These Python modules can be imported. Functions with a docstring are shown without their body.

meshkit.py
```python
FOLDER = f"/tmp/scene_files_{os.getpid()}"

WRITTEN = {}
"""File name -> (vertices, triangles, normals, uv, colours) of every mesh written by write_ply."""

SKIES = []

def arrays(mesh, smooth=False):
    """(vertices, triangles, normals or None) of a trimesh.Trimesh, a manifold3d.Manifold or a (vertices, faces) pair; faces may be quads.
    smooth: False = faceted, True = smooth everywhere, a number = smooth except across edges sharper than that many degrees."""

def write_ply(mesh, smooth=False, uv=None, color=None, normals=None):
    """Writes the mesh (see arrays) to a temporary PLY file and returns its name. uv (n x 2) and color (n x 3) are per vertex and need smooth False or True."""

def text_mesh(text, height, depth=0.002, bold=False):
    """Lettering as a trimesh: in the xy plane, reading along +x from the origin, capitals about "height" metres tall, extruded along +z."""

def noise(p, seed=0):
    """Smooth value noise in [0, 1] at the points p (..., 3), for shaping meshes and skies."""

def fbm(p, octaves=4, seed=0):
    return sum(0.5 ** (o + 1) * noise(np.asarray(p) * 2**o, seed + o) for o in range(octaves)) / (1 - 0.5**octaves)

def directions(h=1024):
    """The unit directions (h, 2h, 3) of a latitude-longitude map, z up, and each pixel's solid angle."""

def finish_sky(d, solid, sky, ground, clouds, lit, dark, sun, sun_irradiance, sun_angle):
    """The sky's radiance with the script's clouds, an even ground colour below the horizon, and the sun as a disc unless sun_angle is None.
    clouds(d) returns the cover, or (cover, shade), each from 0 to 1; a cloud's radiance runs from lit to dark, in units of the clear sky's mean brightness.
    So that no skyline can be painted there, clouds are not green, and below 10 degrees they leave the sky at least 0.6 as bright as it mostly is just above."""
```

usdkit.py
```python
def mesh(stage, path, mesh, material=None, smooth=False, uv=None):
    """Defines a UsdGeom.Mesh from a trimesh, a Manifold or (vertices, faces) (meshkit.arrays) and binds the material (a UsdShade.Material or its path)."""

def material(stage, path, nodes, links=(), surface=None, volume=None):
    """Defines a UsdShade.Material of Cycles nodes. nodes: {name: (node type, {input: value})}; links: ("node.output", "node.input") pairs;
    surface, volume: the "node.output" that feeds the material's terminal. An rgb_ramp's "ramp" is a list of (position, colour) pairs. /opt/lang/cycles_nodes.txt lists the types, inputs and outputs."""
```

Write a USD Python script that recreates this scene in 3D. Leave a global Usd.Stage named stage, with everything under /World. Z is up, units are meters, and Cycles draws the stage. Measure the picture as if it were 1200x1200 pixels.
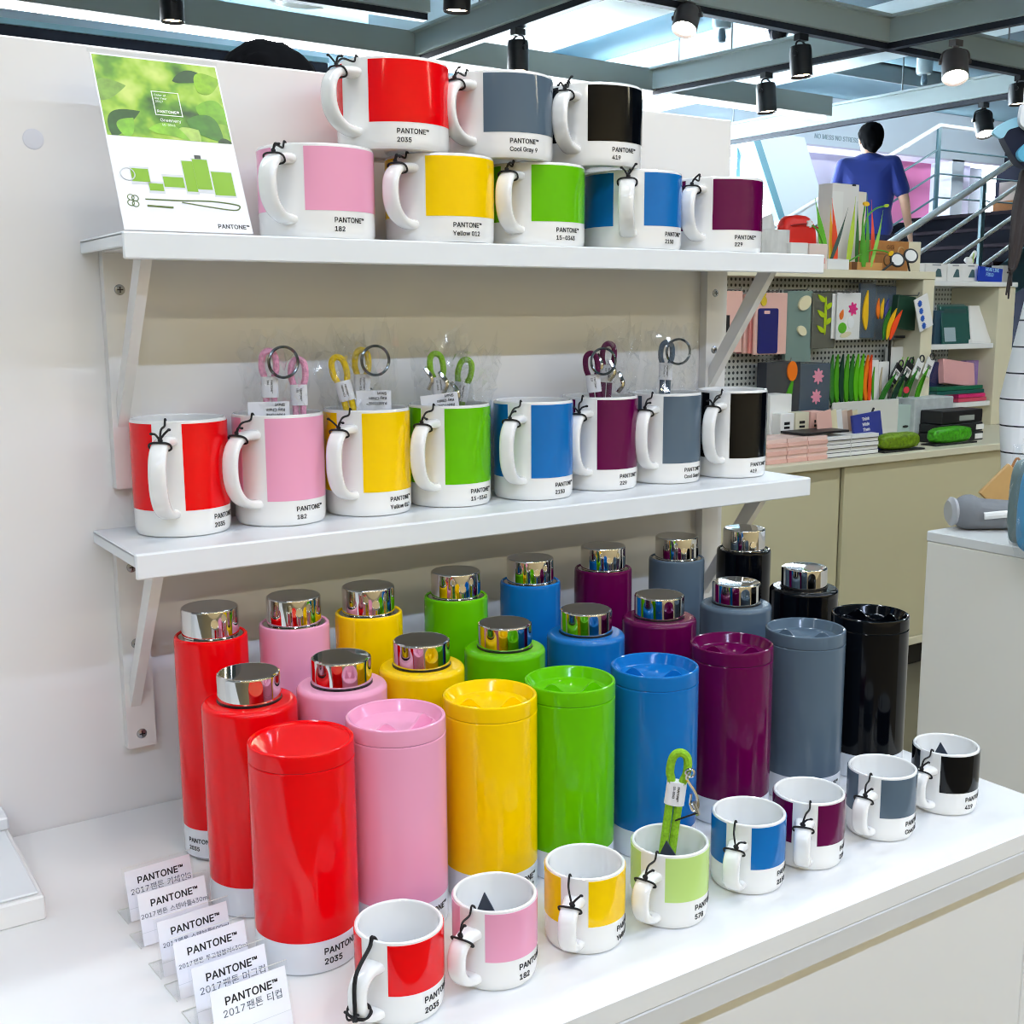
import math, random
import numpy as np, trimesh, usdkit, meshkit
import manifold3d as m3
from shapely.geometry import Polygon
from pxr import Usd, UsdGeom, UsdLux, UsdShade, Gf, Sdf

stage = Usd.Stage.CreateInMemory()
UsdGeom.SetStageUpAxis(stage, 'Z')
UsdGeom.SetStageMetersPerUnit(stage, 1.0)
UsdGeom.Xform.Define(stage, '/World')
UsdGeom.Scope.Define(stage, '/World/Looks')

# ---------------------------------------------------------------- camera (floor z = 0, the display panel's face is y = 0)
CAM = np.array([-0.21923, -1.06263, 1.31566])
YAW, PITCH, ROLL = 0.58206, 0.16712, -0.00529
fw = np.array([math.sin(YAW) * math.cos(PITCH), math.cos(YAW) * math.cos(PITCH), -math.sin(PITCH)])
rt = np.array([math.cos(YAW), -math.sin(YAW), 0.0])
up = np.cross(rt, fw)
rt, up = math.cos(ROLL) * rt + math.sin(ROLL) * up, -math.sin(ROLL) * rt + math.cos(ROLL) * up
camera = UsdGeom.Camera.Define(stage, '/World/camera')
M4 = Gf.Matrix4d(*[*map(float, rt), 0.0], *[*map(float, up), 0.0], *[*map(float, -fw), 0.0], *[*map(float, CAM), 1.0])
camera.AddTransformOp().Set(M4)
camera.CreateHorizontalApertureAttr(36.0)
camera.CreateVerticalApertureAttr(36.0)
camera.CreateFocalLengthAttr(1369.161 / 1200 * 36.0)
camera.CreateClippingRangeAttr(Gf.Vec2f(0.05, 200.0))
camera.CreateExposureAttr(0.22)

# ---------------------------------------------------------------- daylight outside the windows
dome = UsdLux.DomeLight.Define(stage, '/World/daylight')
dome.CreateColorAttr(Gf.Vec3f(0.80, 0.92, 1.0))
dome.CreateIntensityAttr(9.0)


def rect_light(path, centre, sx, sy, power, color=(1, 1, 1), aim=None):
    """A lamp's emitting face; it shines down, or towards aim."""
    l = UsdLux.RectLight.Define(stage, path)
    l.CreateWidthAttr(sx); l.CreateHeightAttr(sy)
    l.CreateIntensityAttr(power); l.CreateColorAttr(Gf.Vec3f(*color))
    c = np.array(centre, float)
    if aim is None:
        l.AddTranslateOp().Set(Gf.Vec3d(*map(float, c)))
    else:
        z = c - np.array(aim, float); z /= np.linalg.norm(z)
        x = np.cross([0, 0, 1.0], z); x /= np.linalg.norm(x); y = np.cross(z, x)
        l.AddTransformOp().Set(Gf.Matrix4d(*x, 0, *y, 0, *z, 0, *c, 1))
    return l


# lamp strengths (radiance of the emitting faces)
P_KEY, P_TOP, P_AISLE, P_TROUGH, P_WARM, P_COVE, P_UP, P_WASH, P_SPOT = 66.0, 0.8, 37.0, 34.0, 54.0, 90.0, 8.0, 22.0, 170.0

# ---------------------------------------------------------------- helpers
random.seed(7)
rng = np.random.default_rng(7)
PI = math.pi
_used = {}


def uniq(parent, name):
    k = f'{parent}/{name}'
    n = _used.get(k, 0); _used[k] = n + 1
    return k if n == 0 else f'{k}_{n:03d}'


def data(path, label=None, cat=None, group=None, kind=None):
    p = stage.GetPrimAtPath(path)
    for k, v in (('label', label), ('category', cat), ('group', group), ('kind', kind)):
        if v:
            p.SetCustomDataByKey(k, v)


def place(x, loc, rz):
    if any(loc) or rz:
        x.AddTranslateOp().Set(Gf.Vec3d(*map(float, loc)))
    if rz:
        x.AddRotateZOp().Set(math.degrees(rz))


def thing(name, label, cat, loc=(0, 0, 0), rz=0.0, group=None, kind=None):
    path = uniq('/World', name)
    place(UsdGeom.Xform.Define(stage, path), loc, rz)
    data(path, label, cat, group, kind)
    return path


def cat_(m):
    if isinstance(m, (list, tuple)) and not (len(m) == 2 and isinstance(m[0], np.ndarray)):
        return trimesh.util.concatenate([as_tri(q) for q in m])
    return as_tri(m)


def as_tri(m):
    if isinstance(m, trimesh.Trimesh):
        return m
    v, f, _ = meshkit.arrays(m)
    return trimesh.Trimesh(v, f, process=False)


def part(parent, name, mesh, mat, label=None, kind=None, smooth=35):
    path = uniq(parent, name)
    usdkit.mesh(stage, path, cat_(mesh), mat, smooth=smooth)
    data(path, label, kind=kind)
    return path


def solo(name, label, cat, mesh, mat, loc=(0, 0, 0), rz=0.0, group=None, kind=None, smooth=35):
    path = uniq('/World', name)
    place(usdkit.mesh(stage, path, cat_(mesh), mat, smooth=smooth), loc, rz)
    data(path, label, cat, group, kind)
    return path


def copy_of(src, name, label, cat, loc, rz=0.0, group=None):
    path = uniq('/World', name)
    x = UsdGeom.Xform.Define(stage, path)
    x.GetPrim().GetReferences().AddInternalReference(src)
    x.GetPrim().SetInstanceable(True)
    ops = {o.GetOpName(): o for o in x.GetOrderedXformOps()}
    (ops.get('xformOp:translate') or x.AddTranslateOp()).Set(Gf.Vec3d(*map(float, loc)))
    if rz or 'xformOp:rotateZ' in ops:
        (ops.get('xformOp:rotateZ') or x.AddRotateZOp()).Set(math.degrees(rz))
    data(path, label, cat, group)
    return path


def lin(c):
    """sRGB 0-255 to linear."""
    c = np.array(c, float) / 255
    return tuple(np.where(c <= 0.04045, c / 12.92, ((c + 0.055) / 1.055) ** 2.4))


_mats = {}


def mat(name, rgb, rough=0.5, metal=0.0, coat=0.0, spec=0.5, mottle=0.0, scale=30.0, bump=0.0, emit=0.0, trans=0.0, sheen=0.0, stretch=None):
    """A procedural principled material; mottle varies the tone, bump adds fine relief (both by object-space noise)."""
    if name in _mats:
        return _mats[name]
    c = lin(rgb)
    p = {'base_color': c, 'roughness': rough, 'metallic': metal, 'coat_weight': coat, 'specular_ior_level': spec}
    if emit:
        p.update(emission_color=c, emission_strength=emit)
    if trans:
        p.update(transmission_weight=trans)
    if sheen:
        p.update(sheen_weight=sheen)
    nodes, links = {'p': ('principled_bsdf', p)}, []
    if mottle or bump:
        nodes['tc'] = ('texture_coordinate', {})
        nodes['map'] = ('mapping', {'scale': stretch or (1, 1, 1)})
        nodes['n'] = ('noise_texture', {'scale': scale, 'detail': 4.0})
        links += [('tc.object', 'map.vector'), ('map.vector', 'n.vector')]
    if mottle:
        a = np.array(c)
        nodes['r'] = ('rgb_ramp', {'ramp': [(0.25, tuple(a * (1 - mottle))), (0.75, tuple(np.minimum(a * (1 + mottle), 1)))]})
        links += [('n.fac', 'r.fac'), ('r.color', 'p.base_color')]
    if bump:
        nodes['b'] = ('bump', {'strength': bump, 'distance': 0.002})
        links += [('n.fac', 'b.height'), ('b.normal', 'p.normal')]
    _mats[name] = usdkit.material(stage, '/World/Looks/' + name, nodes, links, surface='p.BSDF')
    return _mats[name]


def clear(name, tint=(0.95, 0.97, 0.97), ior=1.45, rough=0.03, film=0.0):
    """Thin clear plastic: lets light straight through, mirrors at grazing angles; film adds a faint whitish haze."""
    if name in _mats:
        return _mats[name]
    nodes = {'t': ('transparent_bsdf', {'color': tint}), 'g': ('glossy_bsdf', {'color': (0.9, 0.9, 0.9), 'roughness': rough}),
             'lw': ('layer_weight', {'blend': 0.5}), 'pw': ('math', {'math_type': 'power', 'value2': 5.0}), 'f': ('math', {'math_type': 'multiply_add', 'value2': 0.9, 'value3': ((ior - 1) / (ior + 1)) ** 2}), 'm': ('mix_closure', {})}
    links = [('lw.facing', 'pw.value1'), ('pw.value', 'f.value1'), ('f.value', 'm.fac'), ('t.BSDF', 'm.closure1'), ('g.BSDF', 'm.closure2')]
    out = 'm.closure'
    if film:
        nodes.update(d=('diffuse_bsdf', {'color': (0.8, 0.82, 0.82)}), m2=('mix_closure', {'fac': film}))
        links += [('m.closure', 'm2.closure1'), ('d.BSDF', 'm2.closure2')]
        out = 'm2.closure'
    _mats[name] = usdkit.material(stage, '/World/Looks/' + name, nodes, links, surface=out)
    return _mats[name]


def glow(name, rgb, strength):
    if name not in _mats:
        _mats[name] = usdkit.material(stage, '/World/Looks/' + name, {'e': ('emission', {'color': lin(rgb), 'strength': strength})}, [], surface='e.emission')
    return _mats[name]


def cbox(x0, x1, y0, y1, z0, z1, c=0.001):
    """A box with chamfered edges."""
    c = min(c, (x1 - x0) * .45, (y1 - y0) * .45, (z1 - z0) * .45)
    pts = []
    for x, sx in ((x0, 1), (x1, -1)):
        for y, sy in ((y0, 1), (y1, -1)):
            for z, sz in ((z0, 1), (z1, -1)):
                pts += [(x + sx * c, y + sy * c, z), (x + sx * c, y, z + sz * c), (x, y + sy * c, z + sz * c)]
    return trimesh.convex.convex_hull(np.array(pts))


def bx(x0, x1, y0, y1, z0, z1):
    m = trimesh.creation.box((x1 - x0, y1 - y0, z1 - z0))
    m.apply_translation(((x0 + x1) / 2, (y0 + y1) / 2, (z0 + z1) / 2))
    return m


def lathe(profile, n=64, at=(0, 0, 0)):
    m = trimesh.creation.revolve(np.array(profile, float), sections=n)
    m.apply_translation(at)
    return m


def cyl(p, q, r, n=16, r2=None):
    """A round bar from p to q."""
    return tube([p, q], [r, r if r2 is None else r2], n)


def tube(points, radius, n=8, closed=False):
    P = np.array(points, float); k = len(P)
    R = np.broadcast_to(np.asarray(radius, float), (k,))
    T = (np.roll(P, -1, 0) - np.roll(P, 1, 0)) if closed else np.gradient(P, axis=0)
    T /= np.maximum(np.linalg.norm(T, axis=1, keepdims=True), 1e-12)
    u = np.cross(T[0], [0, 0, 1.0])
    if np.linalg.norm(u) < 1e-3:
        u = np.cross(T[0], [1.0, 0, 0])
    u /= np.linalg.norm(u)
    a = np.arange(n) * 2 * PI / n
    V = []
    for i in range(k):
        u = u - T[i] * (u @ T[i]); u /= max(np.linalg.norm(u), 1e-12)
        w = np.cross(T[i], u)
        V.append(P[i] + R[i] * (np.cos(a)[:, None] * u + np.sin(a)[:, None] * w))
    V = np.vstack(V); F = []
    for i in range(k if closed else k - 1):
        j = (i + 1) % k
        for s in range(n):
            t = (s + 1) % n
            F += [(i * n + s, i * n + t, j * n + t), (i * n + s, j * n + t, j * n + s)]
    if not closed:
        V = np.vstack([V, P[0], P[-1]])
        for s in range(n):
            t = (s + 1) % n
            F += [(k * n, t, s), (k * n + 1, (k - 1) * n + s, (k - 1) * n + t)]
    return trimesh.Trimesh(V, F, process=False)


def sweep(path, side, sec, flare=None):
    """Sweeps the section sec (n x 2: along side, along the normal) along path."""
    P = np.array(path, float); S = np.array(side, float)
    T = np.gradient(P, axis=0); T /= np.linalg.norm(T, axis=1, keepdims=True)
    k, n = len(P), len(sec); V = []
    for i in range(k):
        N = np.cross(T[i], S); N /= np.linalg.norm(N)
        f = 1 if flare is None else flare[i]
        V.append(P[i] + f * (sec[:, :1] * S + sec[:, 1:] * N))
    V = np.vstack(V + [P[:1], P[-1:]]); F = []
    for i in range(k - 1):
        for s in range(n):
            t = (s + 1) % n
            F += [(i * n + s, i * n + t, (i + 1) * n + t), (i * n + s, (i + 1) * n + t, (i + 1) * n + s)]
    for s in range(n):
        t = (s + 1) % n
        F += [(k * n, t, s), (k * n + 1, (k - 1) * n + s, (k - 1) * n + t)]
    m = trimesh.Trimesh(V, F, process=False)
    if m.volume < 0:
        m.invert()
    return m


def smoothpath(pts, n=24, closed=False):
    """A Catmull-Rom curve through pts."""
    P = np.array(pts, float)
    Q = np.vstack([P[-1:], P, P[:2]]) if closed else np.vstack([2 * P[0] - P[1], P, 2 * P[-1] - P[-2]])
    segs = len(Q) - 3; out = []
    per = max(2, n // segs)
    for i in range(segs):
        a, b, c, d = Q[i:i + 4]
        for t in np.arange(per) / per:
            out.append(.5 * (2 * b + (c - a) * t + (2 * a - 5 * b + 4 * c - d) * t * t + (3 * b - a - 3 * c + d) * t ** 3))
    if not closed:
        out.append(P[-1])
    return np.array(out)


def prism(poly, depth):
    """Polygon (shapely or points) extruded along +z."""
    if not hasattr(poly, 'exterior'):
        poly = Polygon(poly)
    return trimesh.creation.extrude_polygon(poly, depth, engine='earcut')


def xf(m, loc=(0, 0, 0), rx=0, ry=0, rz=0, s=1):
    """A copy scaled, rotated about x, y, z in turn and moved."""
    m = m.copy()
    if s != 1:
        m.apply_scale(s)
    for ang, ax in ((rx, (1, 0, 0)), (ry, (0, 1, 0)), (rz, (0, 0, 1))):
        if ang:
            m.apply_transform(trimesh.transformations.rotation_matrix(ang, ax))
    m.apply_translation(loc)
    return m


_txt = {}


def txt(s, h, bold=False, depth=0.0003):
    k = (s, bold)
    if k not in _txt:
        _txt[k] = meshkit.text_mesh(s, 1.0, 1.0, bold)
    m = _txt[k].copy()
    m.apply_scale((h, h, depth))
    return m


def front(m, x, y, z, tilt=0.0, rz=0.0):
    """Turns flat lettering (in xy) to face -y, leaning back by tilt, its origin at (x, y, z)."""
    return xf(m, (x, y, z), rx=PI / 2 - tilt, rz=rz)


def wrap(m, r, a0, z0):
    """Bends flat lettering around a cylinder about z."""
    v = m.vertices.copy()
    a = a0 + v[:, 0] / r
    rr = r + v[:, 2]
    m = m.copy()
    m.vertices = np.column_stack([rr * np.cos(a), rr * np.sin(a), z0 + v[:, 1]])
    return m


def hull(spheres, n=20):
    return m3.Manifold.batch_hull([m3.Manifold.sphere(r, n).translate(tuple(map(float, p))) for p, r in spheres])


def organic(bones, edge=0.02, it=8):
    """Union of hulls of spheres, refined and smoothed into one skin."""
    m = m3.Manifold.batch_boolean([hull(b) for b in bones], m3.OpType.Add).refine_to_length(edge)
    t = as_tri(m); t.merge_vertices()
    trimesh.smoothing.filter_taubin(t, iterations=it)
    return t


def ring(c, R, r, axis='y', n=40, k=10, a0=0, a1=2 * PI):
    a = np.linspace(a0, a1, n, endpoint=abs(a1 - a0) < 2 * PI - 1e-6)
    z = 0 * a
    P = {'z': np.stack([np.cos(a), np.sin(a), z], 1), 'y': np.stack([np.cos(a), z, np.sin(a)], 1), 'x': np.stack([z, np.cos(a), np.sin(a)], 1)}[axis] * R + np.array(c)
    return tube(P, r, k, closed=abs(a1 - a0) > 2 * PI - 1e-6)


# ---------------------------------------------------------------- materials
WHITE = mat('white_laminate', (232, 232, 230), rough=0.22, spec=0.5)
PANEL = mat('white_panel', (224, 223, 221), rough=0.28, spec=0.5)
SHELFM = mat('white_powder_coat', (226, 230, 232), rough=0.3)
BRACK = mat('white_bracket_paint', (222, 220, 216), rough=0.35)
CERAMIC = mat('white_glaze', (236, 236, 234), rough=0.07, coat=0.6)
CHROME = mat('chrome', (214, 212, 210), rough=0.04, metal=1.0)
STEEL = mat('brushed_steel', (170, 172, 174), rough=0.3, metal=1.0)
INK = mat('black_ink', (16, 16, 20), rough=0.5)
CORD = mat('black_elastic', (14, 14, 15), rough=0.7)
RUBBER = mat('black_rubber', (18, 18, 20), rough=0.5)
ACRYLIC = clear('clear_acrylic', (0.96, 0.97, 0.97), 1.49)
FILM = clear('clear_film', (0.97, 0.98, 0.98), 1.5, 0.08, film=0.02)
CARD = mat('white_card', (236, 237, 242), rough=0.6)
COL = {'red': (232, 2, 12), 'pink': (234, 160, 190), 'yellow': (246, 202, 0), 'green': (98, 186, 4), 'lime': (190, 222, 128), 'blue': (14, 108, 182),
       'purple': (96, 3, 66), 'grey': (86, 103, 118), 'black': (4, 6, 11)}
GLAZE = {k: mat('glaze_' + k, v, rough=0.07, spec=0.3) for k, v in COL.items()}
LACQ = {k: mat('lacquer_' + k, v, rough=0.10, spec=0.3) for k, v in COL.items()}
ROPE = {k: mat('rope_' + k, (134, 186, 22) if k == 'green' else v, rough=0.75, mottle=0.25, scale=400, bump=0.6) for k, v in COL.items()}
CODE = {'red': '2035', 'pink': '182', 'yellow': 'Yellow 012', 'green': '15-0343', 'lime': '578', 'blue': '2150', 'purple': '229', 'grey': 'Cool Gray 9', 'black': '419'}
# ================================================================ the room
CEIL = mat('ceiling_paint', (128, 160, 174), rough=0.85, mottle=0.06, scale=2)
BEAMM = mat('beam_grey', (172, 186, 190), rough=0.6)
TRACKM = mat('track_black', (22, 30, 48), rough=0.5)
WALLM = mat('pale_wall', (214, 224, 234), rough=0.8)
LILAC = mat('lilac_wall', (206, 202, 222), rough=0.8)
PINKW = mat('pink_wall', (226, 130, 180), rough=0.8)
NAVY = mat('navy_paint', (24, 30, 50), rough=0.7)
FLOORM = mat('grey_floor', (112, 104, 84), rough=0.35, mottle=0.12, scale=3)


def structure(name, mesh, m, label=None, cat=None):
    p = uniq('/World', name)
    usdkit.mesh(stage, p, cat_(mesh), m, smooth=False)
    data(p, label, cat, kind='structure')
    return p


structure('floor', bx(-5, 13, -5, 8.1, -0.1, 0), FLOORM)
structure('ceiling', bx(-5, 13, -5, 8.1, 3.6, 3.7), CEIL)
structure('wall_left', bx(-5.1, -5, -5, 8.1, 0, 3.7), WALLM)
structure('wall_right', bx(13, 13.1, -5, 8.1, 0, 3.7), NAVY)
# far wall: window opening at the left, pale band with the slogan, recessed lilac wall under it, pink and dark bays by the landing
wb = thing('wall_back', 'pale far wall with slogan band above a lilac recess', 'wall', kind='structure')
WX0, WX1 = 7.2, 8.55
part(wb, 'wall_panel', [bx(-5, 3.0, 8.0, 8.1, 0, 3.7), bx(3.0, WX0, 8.0, 8.1, 0, .9), bx(3.0, WX0, 8.0, 8.1, 3.2, 3.7), bx(WX1, 13, 8.0, 8.1, 3.1, 3.7), bx(WX0, WX1, 8.0, 8.1, 3.2, 3.7), bx(WX0, WX1, 8.0, 8.1, 0, 1.9)], WALLM, smooth=False)
part(wb, 'recess', [bx(WX1, 11.1, 8.35, 8.45, 0, 3.1), bx(WX1, 13, 8.0, 8.45, 3.08, 3.1)], LILAC, smooth=False)
part(wb, 'pink_panel', bx(11.1, 12.0, 8.3, 8.4, 0, 3.1), PINKW, label='pink painted bay', smooth=False)
part(wb, 'pilaster', bx(12.0, 12.22, 8.0, 8.4, 0, 3.1), WALLM, smooth=False)
part(wb, 'door_leaf', bx(12.3, 12.62, 8.2, 8.3, 0, 3.1), LILAC, smooth=False)
part(wb, 'dark_bay', bx(12.22, 13, 8.3, 8.4, 0, 3.1), NAVY, smooth=False)
sl = txt('NO MESS NO STRESS', 0.049, depth=0.004)
part(wb, 'lettering', front(xf(sl, s=1), 9.64, 7.998, 3.165), mat('slogan_grey', (150, 168, 176), rough=0.6), label='grey slogan NO MESS NO STRESS')
# window with blinds
w1 = thing('window_1', 'far window with horizontal white blinds', 'window', kind='structure')
FRM = mat('window_frame_teal', (120, 168, 182), rough=0.5)
part(w1, 'window_frame', [bx(WX0, WX0 + .05, 7.98, 8.06, 1.9, 3.2), bx(WX1 - .05, WX1, 7.98, 8.06, 1.9, 3.2), bx(WX0, WX1, 7.98, 8.06, 1.9, 1.95), bx(WX0, WX1, 7.98, 8.06, 3.15, 3.2), bx(8.28, 8.34, 7.98, 8.06, 1.9, 3.2)], FRM, smooth=False)
for i in range(12):
    part(w1, 'blind_slat', bx(WX0 + .05, WX1 - .05, 7.965, 8.035, 1.978 + i * .1, 1.982 + i * .1), CARD, smooth=False)
part(w1, 'pane', trimesh.Trimesh([(WX0 + .05, 8.05, 1.95), (WX1 - .05, 8.05, 1.95), (WX1 - .05, 8.05, 3.15), (WX0 + .05, 8.05, 3.15)], [(0, 1, 2), (0, 2, 3)], process=False), ACRYLIC, smooth=False)
w3 = thing('window_3', 'added long far window behind the display panel', 'window', kind='structure')  # added window, lets more daylight into the far room
part(w3, 'window_frame', [bx(x, x + .06, 7.98, 8.06, .9, 3.2) for x in np.arange(3.0, 7.2, 1.035)] + [bx(3.0, WX0, 7.98, 8.06, .9, .96), bx(3.0, WX0, 7.98, 8.06, 3.14, 3.2)], FRM, smooth=False)
part(w3, 'pane', trimesh.Trimesh([(3, 8.05, .9), (WX0, 8.05, .9), (WX0, 8.05, 3.2), (3, 8.05, 3.2)], [(0, 1, 2), (0, 2, 3)], process=False), ACRYLIC, smooth=False)
# leaning bright column beside the window, and a slanted teal post
cb = thing('leaning_column', 'broad white column leaning left beside the far window', 'column', kind='structure')
part(cb, 'column_body', xf(prism([(9.75, .6), (10.45, .6), (9.17, 3.1), (8.45, 3.1)], .3), (0, 8.0, 0), rx=PI / 2), mat('column_white', (244, 250, 252), rough=0.7), smooth=False)
part(cb, 'edge_post', xf(prism([(9.62, .6), (9.72, .6), (8.42, 3.1), (8.32, 3.1)], .08), (0, 7.7, 0), rx=PI / 2), FRM, smooth=False)

# unseen wall behind the camera, coloured beige to bounce warm light
structure('wall_front', bx(-5, 13, -5.1, -5, 0, 3.7), mat('beige_wall', (226, 204, 160), rough=.8))


# suspended grid: light channels with a black lighting track under each
def channel(p, q, h=.11, w=.10, label=None):
    """Channel between two points of the same height (bottom of the track)."""
    p, q = np.array(p, float), np.array(q, float)
    d = q - p; L = np.linalg.norm(d[:2]); ang = math.atan2(d[1], d[0])
    t = thing('ceiling_beam', label, 'beam', tuple(p), ang, kind='structure')
    part(t, 'channel', [bx(0, L, -w / 2, w / 2, .03, .03 + h), bx(0, L, -w * .8, w * .8, .03 + h, .045 + h)], BEAMM, smooth=False)
    part(t, 'track', bx(0, L, -.022, .022, 0, .03), TRACKM, smooth=False)
    for x in np.arange(.6, L, 1.6):
        part(t, 'hanger_rod', cyl((x, 0, .04 + h), (x, 0, 3.6 - p[2]), .005, 6), STEEL)
    return t


GZ = 2.66
channel((-1.0, 3.03, GZ), (9.0, 3.30, GZ), label='long light grey ceiling channel over the aisle, carrying the spotlights')
channel((3.02, 4.75, GZ), (3.12, .2, GZ), label='short ceiling channel crossing above the grey mug')
channel((4.72, 4.80, GZ), (5.30, .2, GZ), label='ceiling channel crossing the aisle channel at the right')
channel((-1.0, 3.93, GZ), (2.6, 3.93, GZ), label='ceiling channel above the leaflet, out at the top edge')
channel((-1.0, 3.417, GZ), (2.58, 3.417, GZ), label='ceiling channel over the red mug, out at the top edge')
channel((6.62, 6.7, GZ), (6.8, 1.0, GZ), label='farthest ceiling channel, above the slogan wall')
# linear lamps: the long one behind the panel, the others out of view
TUBE = glow('lamp_white', (246, 250, 255), 14.0)


def linear_lamp(p, q, label, power, w=.045, color=(0.84, 0.96, 1.06), uplight=0):
    p, q = np.array(p, float), np.array(q, float)
    d = q - p; L = np.linalg.norm(d); ang = math.atan2(d[1], d[0])
    t = thing('linear_lamp', label, 'lamp', tuple(p), ang, group='linear lamps')
    part(t, 'housing', [bx(0, L, -.07, .07, .02, .15)], mat('lamp_housing', (150, 160, 160), rough=.5), smooth=False)
    part(t, 'diffuser', cbox(0, L, -w / 2, w / 2, 0, .02, .005), TUBE, smooth=False)
    for x in (L * .15, L * .85):
        part(t, 'hanger_rod', cyl((x, 0, .15), (x, 0, 3.6 - p[2]), .004, 6), STEEL)
    rect_light(t + '/light', (L / 2, 0, -.003), L * .99, w, power, color)
    if uplight:
        part(t, 'top_diffuser', cbox(0, L, -w / 2, w / 2, .15, .156, .002), TUBE, smooth=False)  # upper face out of view, placed to brighten the ceiling
        rect_light(t + '/uplight', (L / 2, 0, .16), L * .99, w, uplight, color, aim=(L / 2, .001, 2.0))
    return t


linear_lamp((-3.0, 4.55, GZ), (6.36, 4.90, GZ), 'long bright linear lamp running behind the white panel', P_TROUGH, uplight=P_UP)
linear_lamp((-2.2, -2.10, GZ), (4.6, -2.10, GZ), 'unseen linear lamp in front of the display', P_KEY, color=(.62, .80, 1.22))  # out of view, placed to cast the shelf shadows on the panel
linear_lamp((-2.2, -.80, GZ + .1), (3.2, -.80, GZ + .1), 'unseen linear lamp above the display counter', P_TOP)  # out of view, lights the counter from overhead
linear_lamp((-1.2, .45, GZ + .1), (6.5, .45, GZ + .1), 'unseen linear lamp over the stationery aisle', P_AISLE, uplight=P_UP)  # out of view, lights the cabinet doors, plinth and counter
linear_lamp((-4.0, -3.9, GZ), (6.0, -3.9, GZ), 'unseen warm linear lamp along the wall opposite the display', P_WARM, color=(1.0, .86, .45))  # out of view, placed to warm the shade under the shelves
cv = thing('cove_lamp', 'unseen cove lamp along the foot of the far recess', 'lamp', (8.6, 8.2, .12))  # hidden from view, brightens the recess wall from below
part(cv, 'housing', bx(0, 2.4, -.05, .05, -.11, 0), BEAMM, smooth=False)
part(cv, 'diffuser', cbox(.02, 2.38, -.04, .04, 0, .01, .003), TUBE, smooth=False)
rect_light(cv + '/light', (1.2, 0, .014), 2.3, .07, P_COVE, (.85, .96, 1.0), aim=(1.2, .02, 2.0))

ww = thing('wall_washer', 'added grey wall washer strip under the slab lighting the slogan wall', 'lamp', (7.3, 6.3, 3.42))  # added lamp, there to brighten the slogan wall
part(ww, 'housing', [bx(0, 5.5, -.06, -.04, -.06, .10), bx(0, 5.5, -.06, .06, .08, .10)], BEAMM, smooth=False)
part(ww, 'diffuser', xf(bx(0, 5.5, -.03, .03, -.005, .005), (0, .0, .03), rx=PI / 4), TUBE, smooth=False)
rect_light(ww + '/light', (2.75, .012, .018), 5.4, .06, P_WASH, (.84, .95, 1.0), aim=(2.75, 1.7, -1.2))

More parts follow.
